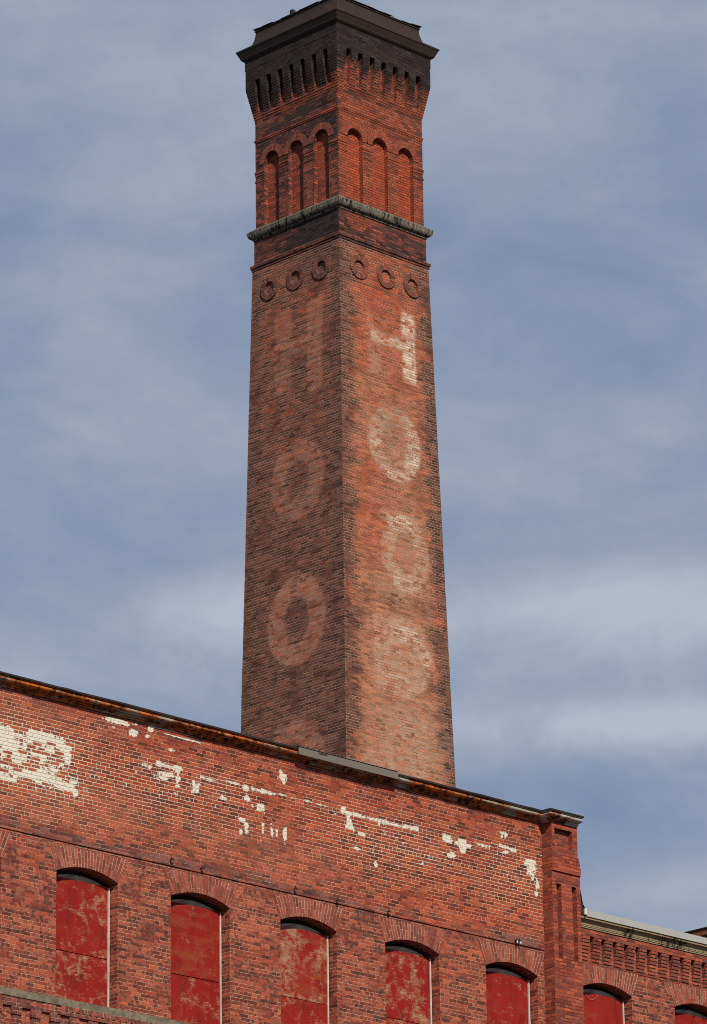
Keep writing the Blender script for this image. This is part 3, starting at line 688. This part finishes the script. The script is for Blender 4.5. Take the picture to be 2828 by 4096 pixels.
tube(tw, [(xl + .75, YF + .16, 21.50), (xl + .83, YF + .15, 21.58), (xl + .95, YF + .15, 21.60), (xl + 1.02, YF + .16, 21.52), (xl + 1.1, YF + .17, 21.47)], .009)
tw.build('cable', MB_IRON, wing)

# rusty-eaved penthouse standing on the lower roof
ph = empty('roof_penthouse', (72.5, 63.2, 22.93), 'rusty eave of a rooftop shed rising behind the grey coping', 'shed')
b_ = MB(); b_.box(70.35, 75.0, 59.95, 66.3, 22.93, 24.11); b_.build('wall', MB_PIL, ph, lambda P: dict(soot=np.full(len(P), .5)))
b_ = MB(); b_.box(70.0, 75.3, 59.6, 66.6, 24.11, 24.21, 'l'); b_.box(69.99, 70.02, 59.59, 66.61, 24.085, 24.205); b_.build('eave', MB_RUSTROOF, ph)
b_ = MB(); b_.box(69.96, 75.34, 59.56, 66.64, 24.2105, 24.235); b_.build('roof', MB_ROOFEDGE, ph)

# ------------------------------------------------------------------ the chimney
CX, CY = 71.392, 72.5
def hz(z): return 2.163317 - 0.0210926 * (z - 11.6)
chim = empty('brick_chimney', (CX, CY, 0), 'tall square brick chimney with ghost lettering, arcaded top and sooty metal cap', 'chimney')
FR = [((0, -1), (1, 0)), ((-1, 0), (0, -1)), ((0, 1), (-1, 0)), ((1, 0), (0, 1))]      # outward, along (left to right seen from outside)
def fw(face, s, z, h):
    (ox, oy), (ax, ay) = FR[face]
    return (CX + ox * h + ax * s, CY + oy * h + ay * s, z)
def fdir(face, ds, dz, do):
    (ox, oy), (ax, ay) = FR[face]
    return (ox * do + ax * ds, oy * do + ay * ds, dz)
ZS = 42.93; ZRB = 41.93

def face_sz(P):
    """which face a point lies on, and its place along that face"""
    dx, dy = P[:, 0] - CX, P[:, 1] - CY
    fr = np.abs(dy) >= np.abs(dx)
    face = np.where(fr, np.where(dy < 0, 0, 2), np.where(dx < 0, 1, 3))
    s = np.select([face == 0, face == 1, face == 2, face == 3], [dx, -dy, -dx, dy])
    return face, s, P[:, 2]

def stroke(s, z, x0, x1, z0, z1, e=.05):
    return sstep(s, x0 - e, x0 + e) * sstep(s, x1 + e, x1 - e) * sstep(z, z0 - e, z0 + e) * sstep(z, z1 + e, z1 - e)
def oval(s, z, cx, cz, ao, bo, ai, bi):
    do = np.sqrt(((s - cx) / ao) ** 2 + ((z - cz) / bo) ** 2); di = np.sqrt(((s - cx) / ai) ** 2 + ((z - cz) / bi) ** 2)
    return sstep(do, 1.07, .95) * sstep(di, .90, 1.12)

def paint_shaft(P):
    face, s, z = face_sz(P); h = hz(z); n = len(P)
    left = face == 1; right = face == 0
    edge = h - np.abs(s); gh = np.zeros(n); pa = np.zeros(n); so = np.zeros(n); fr = np.zeros(n)
    # --- sunlit street face: H O O D in worn white paint
    H = np.maximum(.95 * stroke(s, z, .51, .95, 39.78, 41.56), .66 * stroke(s, z, -.55, .55, 40.56, 40.84))
    H *= 1 - .45 * stroke(s, z, .4, 1.0, 40.86, 41.02)
    H = np.maximum(H, .20 * stroke(s, z, -.64, -.24, 39.7, 40.55))
    H = np.maximum(H, .22 * stroke(s, z, -.64, -.24, 40.85, 41.3))
    O1 = np.maximum(.45 * oval(s, z, .13, 38.1, .86, .94, .02, .02), oval(s, z, .13, 38.1, .86, .94, .40, .62)) * (.34 + .30 * sstep(s, .3, .9) + .25 * blob(s, z, [(-.55, 37.95, .22, .25), (.2, 37.3, .5, .16), (.6, 37.75, .3, .15)]))
    O2 = np.maximum(.30 * oval(s, z, .36, 35.4, .78, .93, .02, .02), oval(s, z, .36, 35.4, .78, .93, .33, .50)) * .38 + .62 * blob(s, z, [(.28, 36.2, .42, .13)]) + .2 * blob(s, z, [(.2, 34.55, .6, .2)])
    D = np.maximum.reduce([.85 * oval(s, z, .14, 32.8, .92, .98, .02, .02), oval(s, z, .14, 32.8, .92, .98, .36, .50), .8 * stroke(s, z, -.76, -.36, 31.9, 33.7)]) * .40 + .4 * blob(s, z, [(.95, 32.95, .15, .12), (.45, 33.4, .3, .18)])
    S_ = .30 * blob(s, z, [(.3, 30.9, .8, .6), (-.1, 29.9, .9, .6), (.6, 30.2, .5, .5)])
    gr = np.maximum.reduce([H, O1, O2, D, S_])
    core = sstep(edge, .25, .62)
    par = core * (.55 + .45 * sstep(z, 39, 34)) * sstep(z, 42.0, 40.6)
    par = np.maximum(par, core * np.clip(gr * 1.6, 0, 1))
    frr = np.clip(core * (.8 * sstep(z, 38.9, 40.8) * (1 - .4 * sstep(s, .2, 1.0)) + .75 * blob(s, z, [(-.65, 36.0, .55, .8), (-.6, 37.2, .35, .5)])), 0, 1)
    rq = np.random.RandomState(4).uniform(-.24, .24, 400); ragg = rq[(z / .27).astype(int) % 400] + .10 * np.sin(z * 5.1)
    sor = 1.05 * sstep(edge, .54 + ragg, .16 + ragg * .8) * np.where(s > 0, .92, 1) * (1 - .25 * sstep(z, 41.2, 39.5) * (s < 0)) + .07
    sor = np.maximum(sor, .62 * sstep(z, 41.6, 42.4) * (.45 + .55 * sstep(np.abs(s), .4, 1.3)))
    sor = np.maximum(sor, .34 * blob(s, z, [(.2, 34.15, 1.5, .18)])) * (1 - .6 * np.clip(gr, 0, 1))
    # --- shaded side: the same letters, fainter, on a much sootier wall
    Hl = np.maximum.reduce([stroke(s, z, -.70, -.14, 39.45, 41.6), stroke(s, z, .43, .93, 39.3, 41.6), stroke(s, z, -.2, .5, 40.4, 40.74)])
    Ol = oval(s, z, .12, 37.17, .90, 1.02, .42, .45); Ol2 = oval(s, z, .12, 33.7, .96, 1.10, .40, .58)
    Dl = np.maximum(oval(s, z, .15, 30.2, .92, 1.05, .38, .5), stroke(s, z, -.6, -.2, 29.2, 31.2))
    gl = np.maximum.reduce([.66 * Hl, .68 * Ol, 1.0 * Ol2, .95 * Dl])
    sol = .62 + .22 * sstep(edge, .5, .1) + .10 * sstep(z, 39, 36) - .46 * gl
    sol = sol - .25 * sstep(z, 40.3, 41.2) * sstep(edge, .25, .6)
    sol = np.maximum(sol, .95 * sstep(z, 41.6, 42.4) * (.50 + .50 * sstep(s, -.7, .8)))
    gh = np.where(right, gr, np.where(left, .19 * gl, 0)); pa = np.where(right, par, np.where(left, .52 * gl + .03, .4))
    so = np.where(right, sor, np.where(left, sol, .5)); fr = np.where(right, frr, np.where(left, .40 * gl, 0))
    return dict(ghost=gh, pale=pa, soot=np.clip(so, 0, 1), fresh=fr)

sh = MB()
zvis = np.concatenate([[0, 8, 16, 22], np.arange(24.024, ZRB - .02, .066), [ZRB]])
jit = np.random.RandomState(9).uniform(-.0045, .0045, 2000); jit[0] = 0
for f in range(4):
    t = np.linspace(-1, 1, 49 if f < 2 else 9); zs = zvis if f < 2 else np.array([0, 12, 24, 34, ZRB])
    base = len(sh.v); nt = len(t)
    for jz, z in enumerate(zs):
        hh = hz(z) + (jit[jz] if f < 2 and jz < len(zs) - 1 else 0)
        for q_ in t: sh.v.append(fw(f, q_ * hh, z, hh))
    for j in range(len(zs) - 1):
        for i in range(nt - 1):
            ids = [base + j * nt + i, base + j * nt + i + 1, base + (j + 1) * nt + i + 1, base + (j + 1) * nt + i]
            sh.f.append(ids); sh.uv.append([(t[(q_ - base) % nt] * hz(zs[(q_ - base) // nt]) + 17.3 * f, zs[(q_ - base) // nt]) for q_ in ids])
def circ(c, zc, r, n=28): return [(c + r * math.cos(2 * math.pi * i / n), zc + r * math.sin(2 * math.pi * i / n)) for i in range(n)]
RC = (-.885, 0.015, .905); RZ = 42.33; RI = .165; RO = .298
for f in range(4):          # the ring storey, with its round recesses
    hb_, ht_ = hz(ZRB), hz(ZS)
    vs, fs = cdt([(-hb_, ZRB), (hb_, ZRB), (ht_, ZS), (-ht_, ZS)], [circ(c, RZ, RI) for c in RC],
                 [(a, b) for a in np.arange(-1.4, 1.41, .07) for b in np.arange(ZRB + .06, ZS - .03, .07) if all(math.hypot(a - c, b - RZ) > RI + .03 for c in RC)])
    for tr in fs:
        p = [vs[i] for i in tr]; sh.face([fw(f, a, b, hz(b)) for a, b in p], [(a + 17.3 * f, b) for a, b in p], out=fdir(f, 0, 0, 1))
    for c in RC:
        ci = circ(c, RZ, RI)
        for i in range(len(ci)):
            a, b = ci[i], ci[(i + 1) % len(ci)]
            sh.face([fw(f, *a, hz(RZ)), fw(f, *b, hz(RZ)), fw(f, *b, hz(RZ) - .03), fw(f, *a, hz(RZ) - .03)], out=fdir(f, c - a[0], RZ - a[1], 0))
        sh.face([fw(f, *p, hz(RZ) - .024) for p in ci], [(p[0] + 17.3 * f, p[1]) for p in ci], out=fdir(f, 0, 0, 1))
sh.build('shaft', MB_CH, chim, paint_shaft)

def band(mb, z0, z1, h0, h1):
    """square collar, half width h0 at the bottom and h1 at the top, closed under and over"""
    for f in range(4):
        mb.face([fw(f, -h0, z0, h0), fw(f, h0, z0, h0), fw(f, h1, z1, h1), fw(f, -h1, z1, h1)],
                [(-h0 + 17.3 * f, z0), (h0 + 17.3 * f, z0), (h1 + 17.3 * f, z1), (-h1 + 17.3 * f, z1)], out=fdir(f, 0, 0, 1))
    for z, h, o in ((z0, h0, -1), (z1, h1, 1)):
        mb.face([fw(f, -h, z, h) for f in range(4)], out=(0, 0, o))

def ring_mesh(f, c, ri, ro, zc, hfun, proud, a0=0, a1=2 * math.pi, n=36, rows=1, k_=.066):
    mb = MB(); full = a1 - a0 > 6.2
    for i in range(n):
        t0, t1 = a0 + (a1 - a0) * i / n, a0 + (a1 - a0) * (i + 1) / n
        pt = lambda r, t: (c + r * math.cos(t), zc + r * math.sin(t))
        A, B, C_, D_ = pt(ri, t0), pt(ri, t1), pt(ro, t1), pt(ro, t0)
        rm = (ri + ro) / 2; nb = round((a1 - a0) * rm / k_); sc_ = nb * .066 / (a1 - a0)
        uvr = lambda r, t: ((r - ri) * .2 * rows / (ro - ri) + 5.0 * (c + f * 7 + 30) // 1 * .2, (t - a0) * sc_ + 33 * .066 * (f + 3))
        mb.face([fw(f, *A, hfun(A[1]) + proud), fw(f, *B, hfun(B[1]) + proud), fw(f, *C_, hfun(C_[1]) + proud), fw(f, *D_, hfun(D_[1]) + proud)],
                [uvr(ri, t0), uvr(ri, t1), uvr(ro, t1), uvr(ro, t0)], out=fdir(f, 0, 0, 1))
        tm = (t0 + t1) / 2
        for (p, q_, sgn, r) in ((A, B, -1, ri), (D_, C_, 1, ro)):
            mb.face([fw(f, *p, hfun(p[1]) + proud), fw(f, *q_, hfun(q_[1]) + proud), fw(f, *q_, hfun(q_[1]) - .01), fw(f, *p, hfun(p[1]) - .01)],
                    [uvr(r, t0), uvr(r, t1), (uvr(r, t1)[0] + .03, uvr(r, t1)[1]), (uvr(r, t0)[0] + .03, uvr(r, t0)[1])],
                    out=fdir(f, sgn * math.cos(tm), sgn * math.sin(tm), 0))
    if not full:
        for t in (a0, a1):
            p, q_ = (c + ri * math.cos(t), zc + ri * math.sin(t)), (c + ro * math.cos(t), zc + ro * math.sin(t))
            mb.face([fw(f, *p, hfun(p[1]) + proud), fw(f, *q_, hfun(q_[1]) + proud), fw(f, *q_, hfun(q_[1]) - .01), fw(f, *p, hfun(p[1]) - .01)], out=fdir(f, 0, -1, 0))
    return mb
for f in range(4):
    for c in RC:
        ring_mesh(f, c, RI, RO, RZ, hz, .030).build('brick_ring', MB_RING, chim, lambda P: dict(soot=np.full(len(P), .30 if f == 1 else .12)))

def paint_top(P):
    """soot on the storeys above the rings"""
    face, s, z = face_sz(P); left = face == 1
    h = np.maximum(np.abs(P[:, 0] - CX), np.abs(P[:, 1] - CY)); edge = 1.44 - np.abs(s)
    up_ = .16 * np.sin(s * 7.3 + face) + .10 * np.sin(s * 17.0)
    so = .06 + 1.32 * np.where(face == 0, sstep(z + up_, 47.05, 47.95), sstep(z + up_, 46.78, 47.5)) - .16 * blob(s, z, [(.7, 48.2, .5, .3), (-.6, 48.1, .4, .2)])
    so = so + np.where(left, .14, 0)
    # below the stone band: black run-off towards the near corner
    low = z < 43.8
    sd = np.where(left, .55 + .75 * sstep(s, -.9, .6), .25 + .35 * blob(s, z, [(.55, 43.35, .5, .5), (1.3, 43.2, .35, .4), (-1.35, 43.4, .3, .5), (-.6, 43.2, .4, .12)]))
    so = np.where(low, sd + .25 * sstep(z, 43.3, 43.13), so)
    mid = (z > 43.9) & (z < 46.9)
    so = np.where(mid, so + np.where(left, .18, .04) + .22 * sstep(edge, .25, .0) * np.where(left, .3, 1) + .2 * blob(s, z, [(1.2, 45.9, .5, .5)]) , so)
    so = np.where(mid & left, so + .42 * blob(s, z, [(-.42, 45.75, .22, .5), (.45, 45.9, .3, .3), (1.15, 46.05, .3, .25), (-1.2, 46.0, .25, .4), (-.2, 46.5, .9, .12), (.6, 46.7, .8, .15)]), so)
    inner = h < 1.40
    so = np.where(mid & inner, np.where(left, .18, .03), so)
    fr = np.where(mid & inner, np.where(left, .55, 1.0), np.where(face == 0, .55 * sstep(z, 47.4, 46.4), .1)) * (z > 43.9)
    fr = np.where(low & (face == 0), .35, fr)
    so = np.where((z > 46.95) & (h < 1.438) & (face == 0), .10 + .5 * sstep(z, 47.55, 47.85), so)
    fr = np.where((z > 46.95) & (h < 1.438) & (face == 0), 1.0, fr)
    return dict(soot=np.clip(so, 0, 1.4), fresh=fr, lime=np.where(mid & (h >= 1.40), .35, 0))

# two-step string course above the rings
st = MB(); band(st, ZS, 42.995, 1.520, 1.520); band(st, 42.996, 43.065, 1.543, 1.543); band(st, 43.066, 43.13, 1.50, 1.474)
st.build('string_course', MB_TOP, chim, lambda P: dict(soot=np.full(len(P), .55)))
fz = MB(); band(fz, 43.131, 43.72, 1.471, 1.466)
fz.v, fz.f, fz.uv = [], [], []
for f in range(4):
    sx = np.linspace(-1.469, 1.469, 40); zz = np.linspace(43.131, 43.735, 10)
    for i in range(39):
        for j in range(9):
            q_ = [(sx[i], zz[j]), (sx[i + 1], zz[j]), (sx[i + 1], zz[j + 1]), (sx[i], zz[j + 1])]
            fz.face([fw(f, a, b, 1.469) for a, b in q_], [(a + 17.3 * f, b) for a, b in q_], out=fdir(f, 0, 0, 1))
fz.build('frieze', MB_TOP, chim, paint_top)

# rounded stone band below the arcade
sp = [(1.46, 43.722), (1.492, 43.722), (1.492, 43.752), (1.507, 43.760)]
for i in range(9):
    t = i / 8 * math.pi / 2; sp.append((1.507 + .088 * math.sin(t), 43.90 - .135 * math.cos(t)))
sp += [(1.600, 43.905), (1.600, 43.945), (1.56, 43.965), (1.42, 44.075)]
sb = MB()
def collar(mb, prof, joints=None):
    for f in range(4):
        ss_ = [-1, 1] if not joints else [-1] + joints + [1]
        for a, b in zip(ss_[:-1], ss_[1:]):
            e = .0 if not joints else .0035
            for (h0, z0), (h1, z1) in zip(prof[:-1], prof[1:]):
                n = Vector(fdir(f, 0, -(h1 - h0), z1 - z0))
                g = lambda q_, h: q_ * h if abs(q_) == 1 else q_ * 1.5
                mb.face([fw(f, g(a, h0) + (e if a > -1 else 0), z0, h0), fw(f, g(b, h0) - (e if b < 1 else 0), z0, h0), fw(f, g(b, h1) - (e if b < 1 else 0), z1, h1), fw(f, g(a, h1) + (e if a > -1 else 0), z1, h1)], out=n)
collar(sb, sp, [-.43, .03, .81])
sb.build('stone_band', MB_STONE, chim)

# arcade storey: three blind arches to a face
HA = 1.437; AC = (-.875, -.03, .85); AW = .258; ASP = 45.665; DEP = .118; ZA0, ZA1 = 44.04, 46.84
ar = MB()
for f in range(4):
    holes = [[(c - AW, 44.07), (c + AW, 44.07)] + arc_pts(c, ASP, AW, 0, math.pi, 16) for c in AC]
    def inside(a, b): return any(abs(a - c) < AW + .03 and b < ASP + AW + .03 and b > 44.0 for c in AC)
    vs, fs = cdt([(-HA, ZA0), (HA, ZA0), (HA, ZA1), (-HA, ZA1)], holes, [(a, b) for a in np.arange(-1.38, 1.39, .12) for b in np.arange(44.1, 46.8, .12) if not inside(a, b)])
    for tr in fs:
        p = [vs[i] for i in tr]; ar.face([fw(f, a, b, HA) for a, b in p], [(a + 17.3 * f, b) for a, b in p], out=fdir(f, 0, 0, 1))
    for c, hl in zip(AC, holes):
        for i in range(1, len(hl)):
            a, b = hl[i], hl[(i + 1) % len(hl)]
            mid = ((a[0] + b[0]) / 2, (a[1] + b[1]) / 2)
            ar.face([fw(f, *a, HA), fw(f, *b, HA), fw(f, *b, HA - DEP - .01), fw(f, *a, HA - DEP - .01)], [(17.3 * f + 5, a[1]), (17.3 * f + 5, b[1]), (17.3 * f + 5.1, b[1]), (17.3 * f + 5.1, a[1])],
                    out=fdir(f, c - mid[0], (ASP - mid[1]) if mid[1] > ASP else 0, 0))
        for z0, z1 in ((44.0, 44.8), (44.8, 45.6), (45.6, 46.1)):
            ar.face([fw(f, c - AW - .02, z0, HA - DEP), fw(f, c + AW + .02, z0, HA - DEP), fw(f, c + AW + .02, z1, HA - DEP), fw(f, c - AW - .02, z1, HA - DEP)],
                    [(c - AW - .02 + 17.3 * f + .05, z0), (c + AW + .02 + 17.3 * f + .05, z0), (c + AW + .02 + 17.3 * f + .05, z1), (c - AW - .02 + 17.3 * f + .05, z1)], out=fdir(f, 0, 0, 1))
ar.build('arcade_wall', MB_TOP, chim, paint_top)
for f in range(4):
    for c in AC:
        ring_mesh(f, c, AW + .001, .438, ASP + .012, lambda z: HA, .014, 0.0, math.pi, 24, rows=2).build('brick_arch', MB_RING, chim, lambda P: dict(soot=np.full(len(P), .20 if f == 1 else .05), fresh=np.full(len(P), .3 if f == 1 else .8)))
for z0, z1, o in ((45.475, 45.54, .018), (45.41, 45.474, .008), (45.255, 45.30, .014)):
    for f in range(4):
        for a, b in ((-HA, AC[0] - AW), (AC[0] + AW, AC[1] - AW), (AC[1] + AW, AC[2] - AW), (AC[2] + AW, HA)):
            a_ = a - o if a == -HA else a; b_ = b + o if b == HA else b
            i0 = HA + o; im = MB()
            im.face([fw(f, a_, z0, i0), fw(f, b_, z0, i0), fw(f, b_, z1, i0), fw(f, a_, z1, i0)], [(a_ + 17.3 * f, z0), (b_ + 17.3 * f, z0), (b_ + 17.3 * f, z1), (a_ + 17.3 * f, z1)], out=fdir(f, 0, 0, 1))
            for z, d in ((z0, -1), (z1, 1)): im.face([fw(f, a_, z, i0), fw(f, b_, z, i0), fw(f, b, z, HA - .02), fw(f, a, z, HA - .02)], out=(0, 0, d))
            if a != -HA: im.face([fw(f, a, z0, i0), fw(f, a, z1, i0), fw(f, a, z1, HA + .0005), fw(f, a, z0, HA + .0005)], out=fdir(f, -1, 0, 0))
            if b != HA: im.face([fw(f, b, z0, i0), fw(f, b, z1, i0), fw(f, b, z1, HA + .0005), fw(f, b, z0, HA + .0005)], out=fdir(f, 1, 0, 0))
            im.build('impost_band', MB_TOP, chim, paint_top)

bt = MB(); band(bt, 46.30, 46.338, HA + .012, HA + .012); band(bt, 46.339, 46.378, HA + .022, HA + .022)
bt.build('belt_course', MB_TOP, chim, lambda P: dict(soot=np.full(len(P), .25), fresh=np.full(len(P), .4)))

# corbelled head: every course a step further out, cut by seven round-headed slots to a face
ck = MB(); band(ck, 46.835, 48.45, 1.432, 1.432)
CH = .066; z = 46.842; k = 0
SL = [.3955 * i for i in range(-3, 4)]
def bx(f, a, b, z0, z1, h, hin=1.42, corner=0):
    a0 = a; b0 = b
    ck.face([fw(f, a, z0, h), fw(f, b, z0, h), fw(f, b, z1, h), fw(f, a, z1, h)], [(a + 17.3 * f, z0), (b + 17.3 * f, z0), (b + 17.3 * f, z1), (a + 17.3 * f, z1)], out=fdir(f, 0, 0, 1))
    ai, bi = (a if abs(a) < h - 1e-6 else math.copysign(hin, a)), (b if abs(b) < h - 1e-6 else math.copysign(hin, b))
    ck.face([fw(f, a, z0, h), fw(f, b, z0, h), fw(f, bi, z0, hin), fw(f, ai, z0, hin)], out=(0, 0, -1))
    ck.face([fw(f, a, z1, h), fw(f, b, z1, h), fw(f, bi, z1, hin), fw(f, ai, z1, hin)], out=(0, 0, 1))
    if abs(a) < h - 1e-6: ck.face([fw(f, a, z0, h), fw(f, a, z1, h), fw(f, a, z1, hin), fw(f, a, z0, hin)], out=fdir(f, -1, 0, 0))
    if abs(b) < h - 1e-6: ck.face([fw(f, b, z0, h), fw(f, b, z1, h), fw(f, b, z1, hin), fw(f, b, z0, hin)], out=fdir(f, 1, 0, 0))
while z < 48.45:
    z1 = min(z + CH, 48.452); h = min(1.445 + .0122 * k, 1.600)
    if z > 48.20: h = 1.609
    sw = .094 if z < 47.78 else (.080 if z < 47.84 else (.050 if z < 47.88 else 0))
    ztop = z1 - .0035
    if z < 47.01: sw = 0
    for f in range(4):
        if sw == 0: bx(f, -h, h, z + .0005, ztop, h)
        else:
            ed_ = [-h] + [v for c in SL for v in (c - sw, c + sw)] + [h]
            for i in range(0, len(ed_), 2): bx(f, ed_[i], ed_[i + 1], z + .0005, ztop, h)
    z += CH; k += 1
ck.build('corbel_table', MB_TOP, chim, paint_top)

# dark sheet-metal cornice and its loose roof sheets
mp = [(1.58, 48.455), (1.612, 48.455), (1.618, 48.478)]
for i in range(11):
    t = i / 10; mp.append((1.62 + .132 * (t ** .75 if t < .5 else t ** .9), 48.48 + .225 * t ** 1.35))
mp += [(1.767, 48.710), (1.767, 48.750), (1.60, 48.775)]
for i in range(9):
    t = i / 8; mp.append((1.58 - .165 * math.sin(t * math.pi / 2), 48.78 + .50 * t ** 1.25))
mp += [(1.44, 49.285), (1.44, 49.31), (1.30, 49.34)]
mc_ = MB(); collar(mc_, mp)
mc_.build('metal_cornice', MB_CAPM, chim)
for f in range(4):
    seam = MB()
    for (h0, z0), (h1, z1) in zip(mp[3:-3], mp[4:-2]):
        n_ = Vector(fdir(f, 0, 0, 1))
        seam.face([fw(f, -h0, z0, h0 + .006), fw(f, -h0 + .022, z0, h0 + .006), fw(f, -h1 + .022, z1, h1 + .006), fw(f, -h1, z1, h1 + .006)], out=n_)
    seam.build('corner_seam', MB_IRON, chim)
rs = MB(); rr_ = random.Random(5)
for f in range(4):          # overhanging roof sheets, lifted and ragged at the ends
    n = 9
    for i in range(n):
        a, b = -1.47 + 2.94 * i / n, -1.47 + 2.94 * (i + 1) / n
        lift = lambda q_: .035 * abs(q_ / 1.47) ** 6
        zo0, zo1 = 49.33 + lift(a), 49.33 + lift(b); j = rr_.uniform(-.012, .012)
        P4 = [fw(f, a, zo0 + j, 1.462 + j), fw(f, b, zo1 + j, 1.462 + j), fw(f, b * .25, 49.62, .36), fw(f, a * .25, 49.62, .36)]
        rs.face(P4, out=(0, 0, 1))
        rs.face([(p[0], p[1], p[2] - .014) for p in P4], out=(0, 0, -1))
        rs.face([P4[0], P4[1], (P4[1][0], P4[1][1], P4[1][2] - .014), (P4[0][0], P4[0][1], P4[0][2] - .014)], out=fdir(f, 0, 0, 1))
    rs.face([fw(f, -.4, 49.615, .4), fw(f, .4, 49.615, .4), fw(f, 0, 49.66, 0)], out=(0, 0, 1))
rs.build('roof_sheet', MB_ROOFEDGE, chim)
lb = MB()
p0 = fw(1, -.12, 49.42, 1.40); lb.box(p0[0] - .05, p0[0] + .05, p0[1] - .05, p0[1] + .05, 49.33, 49.44)
lb.build('roof_stub', MB_ROOFEDGE, chim)
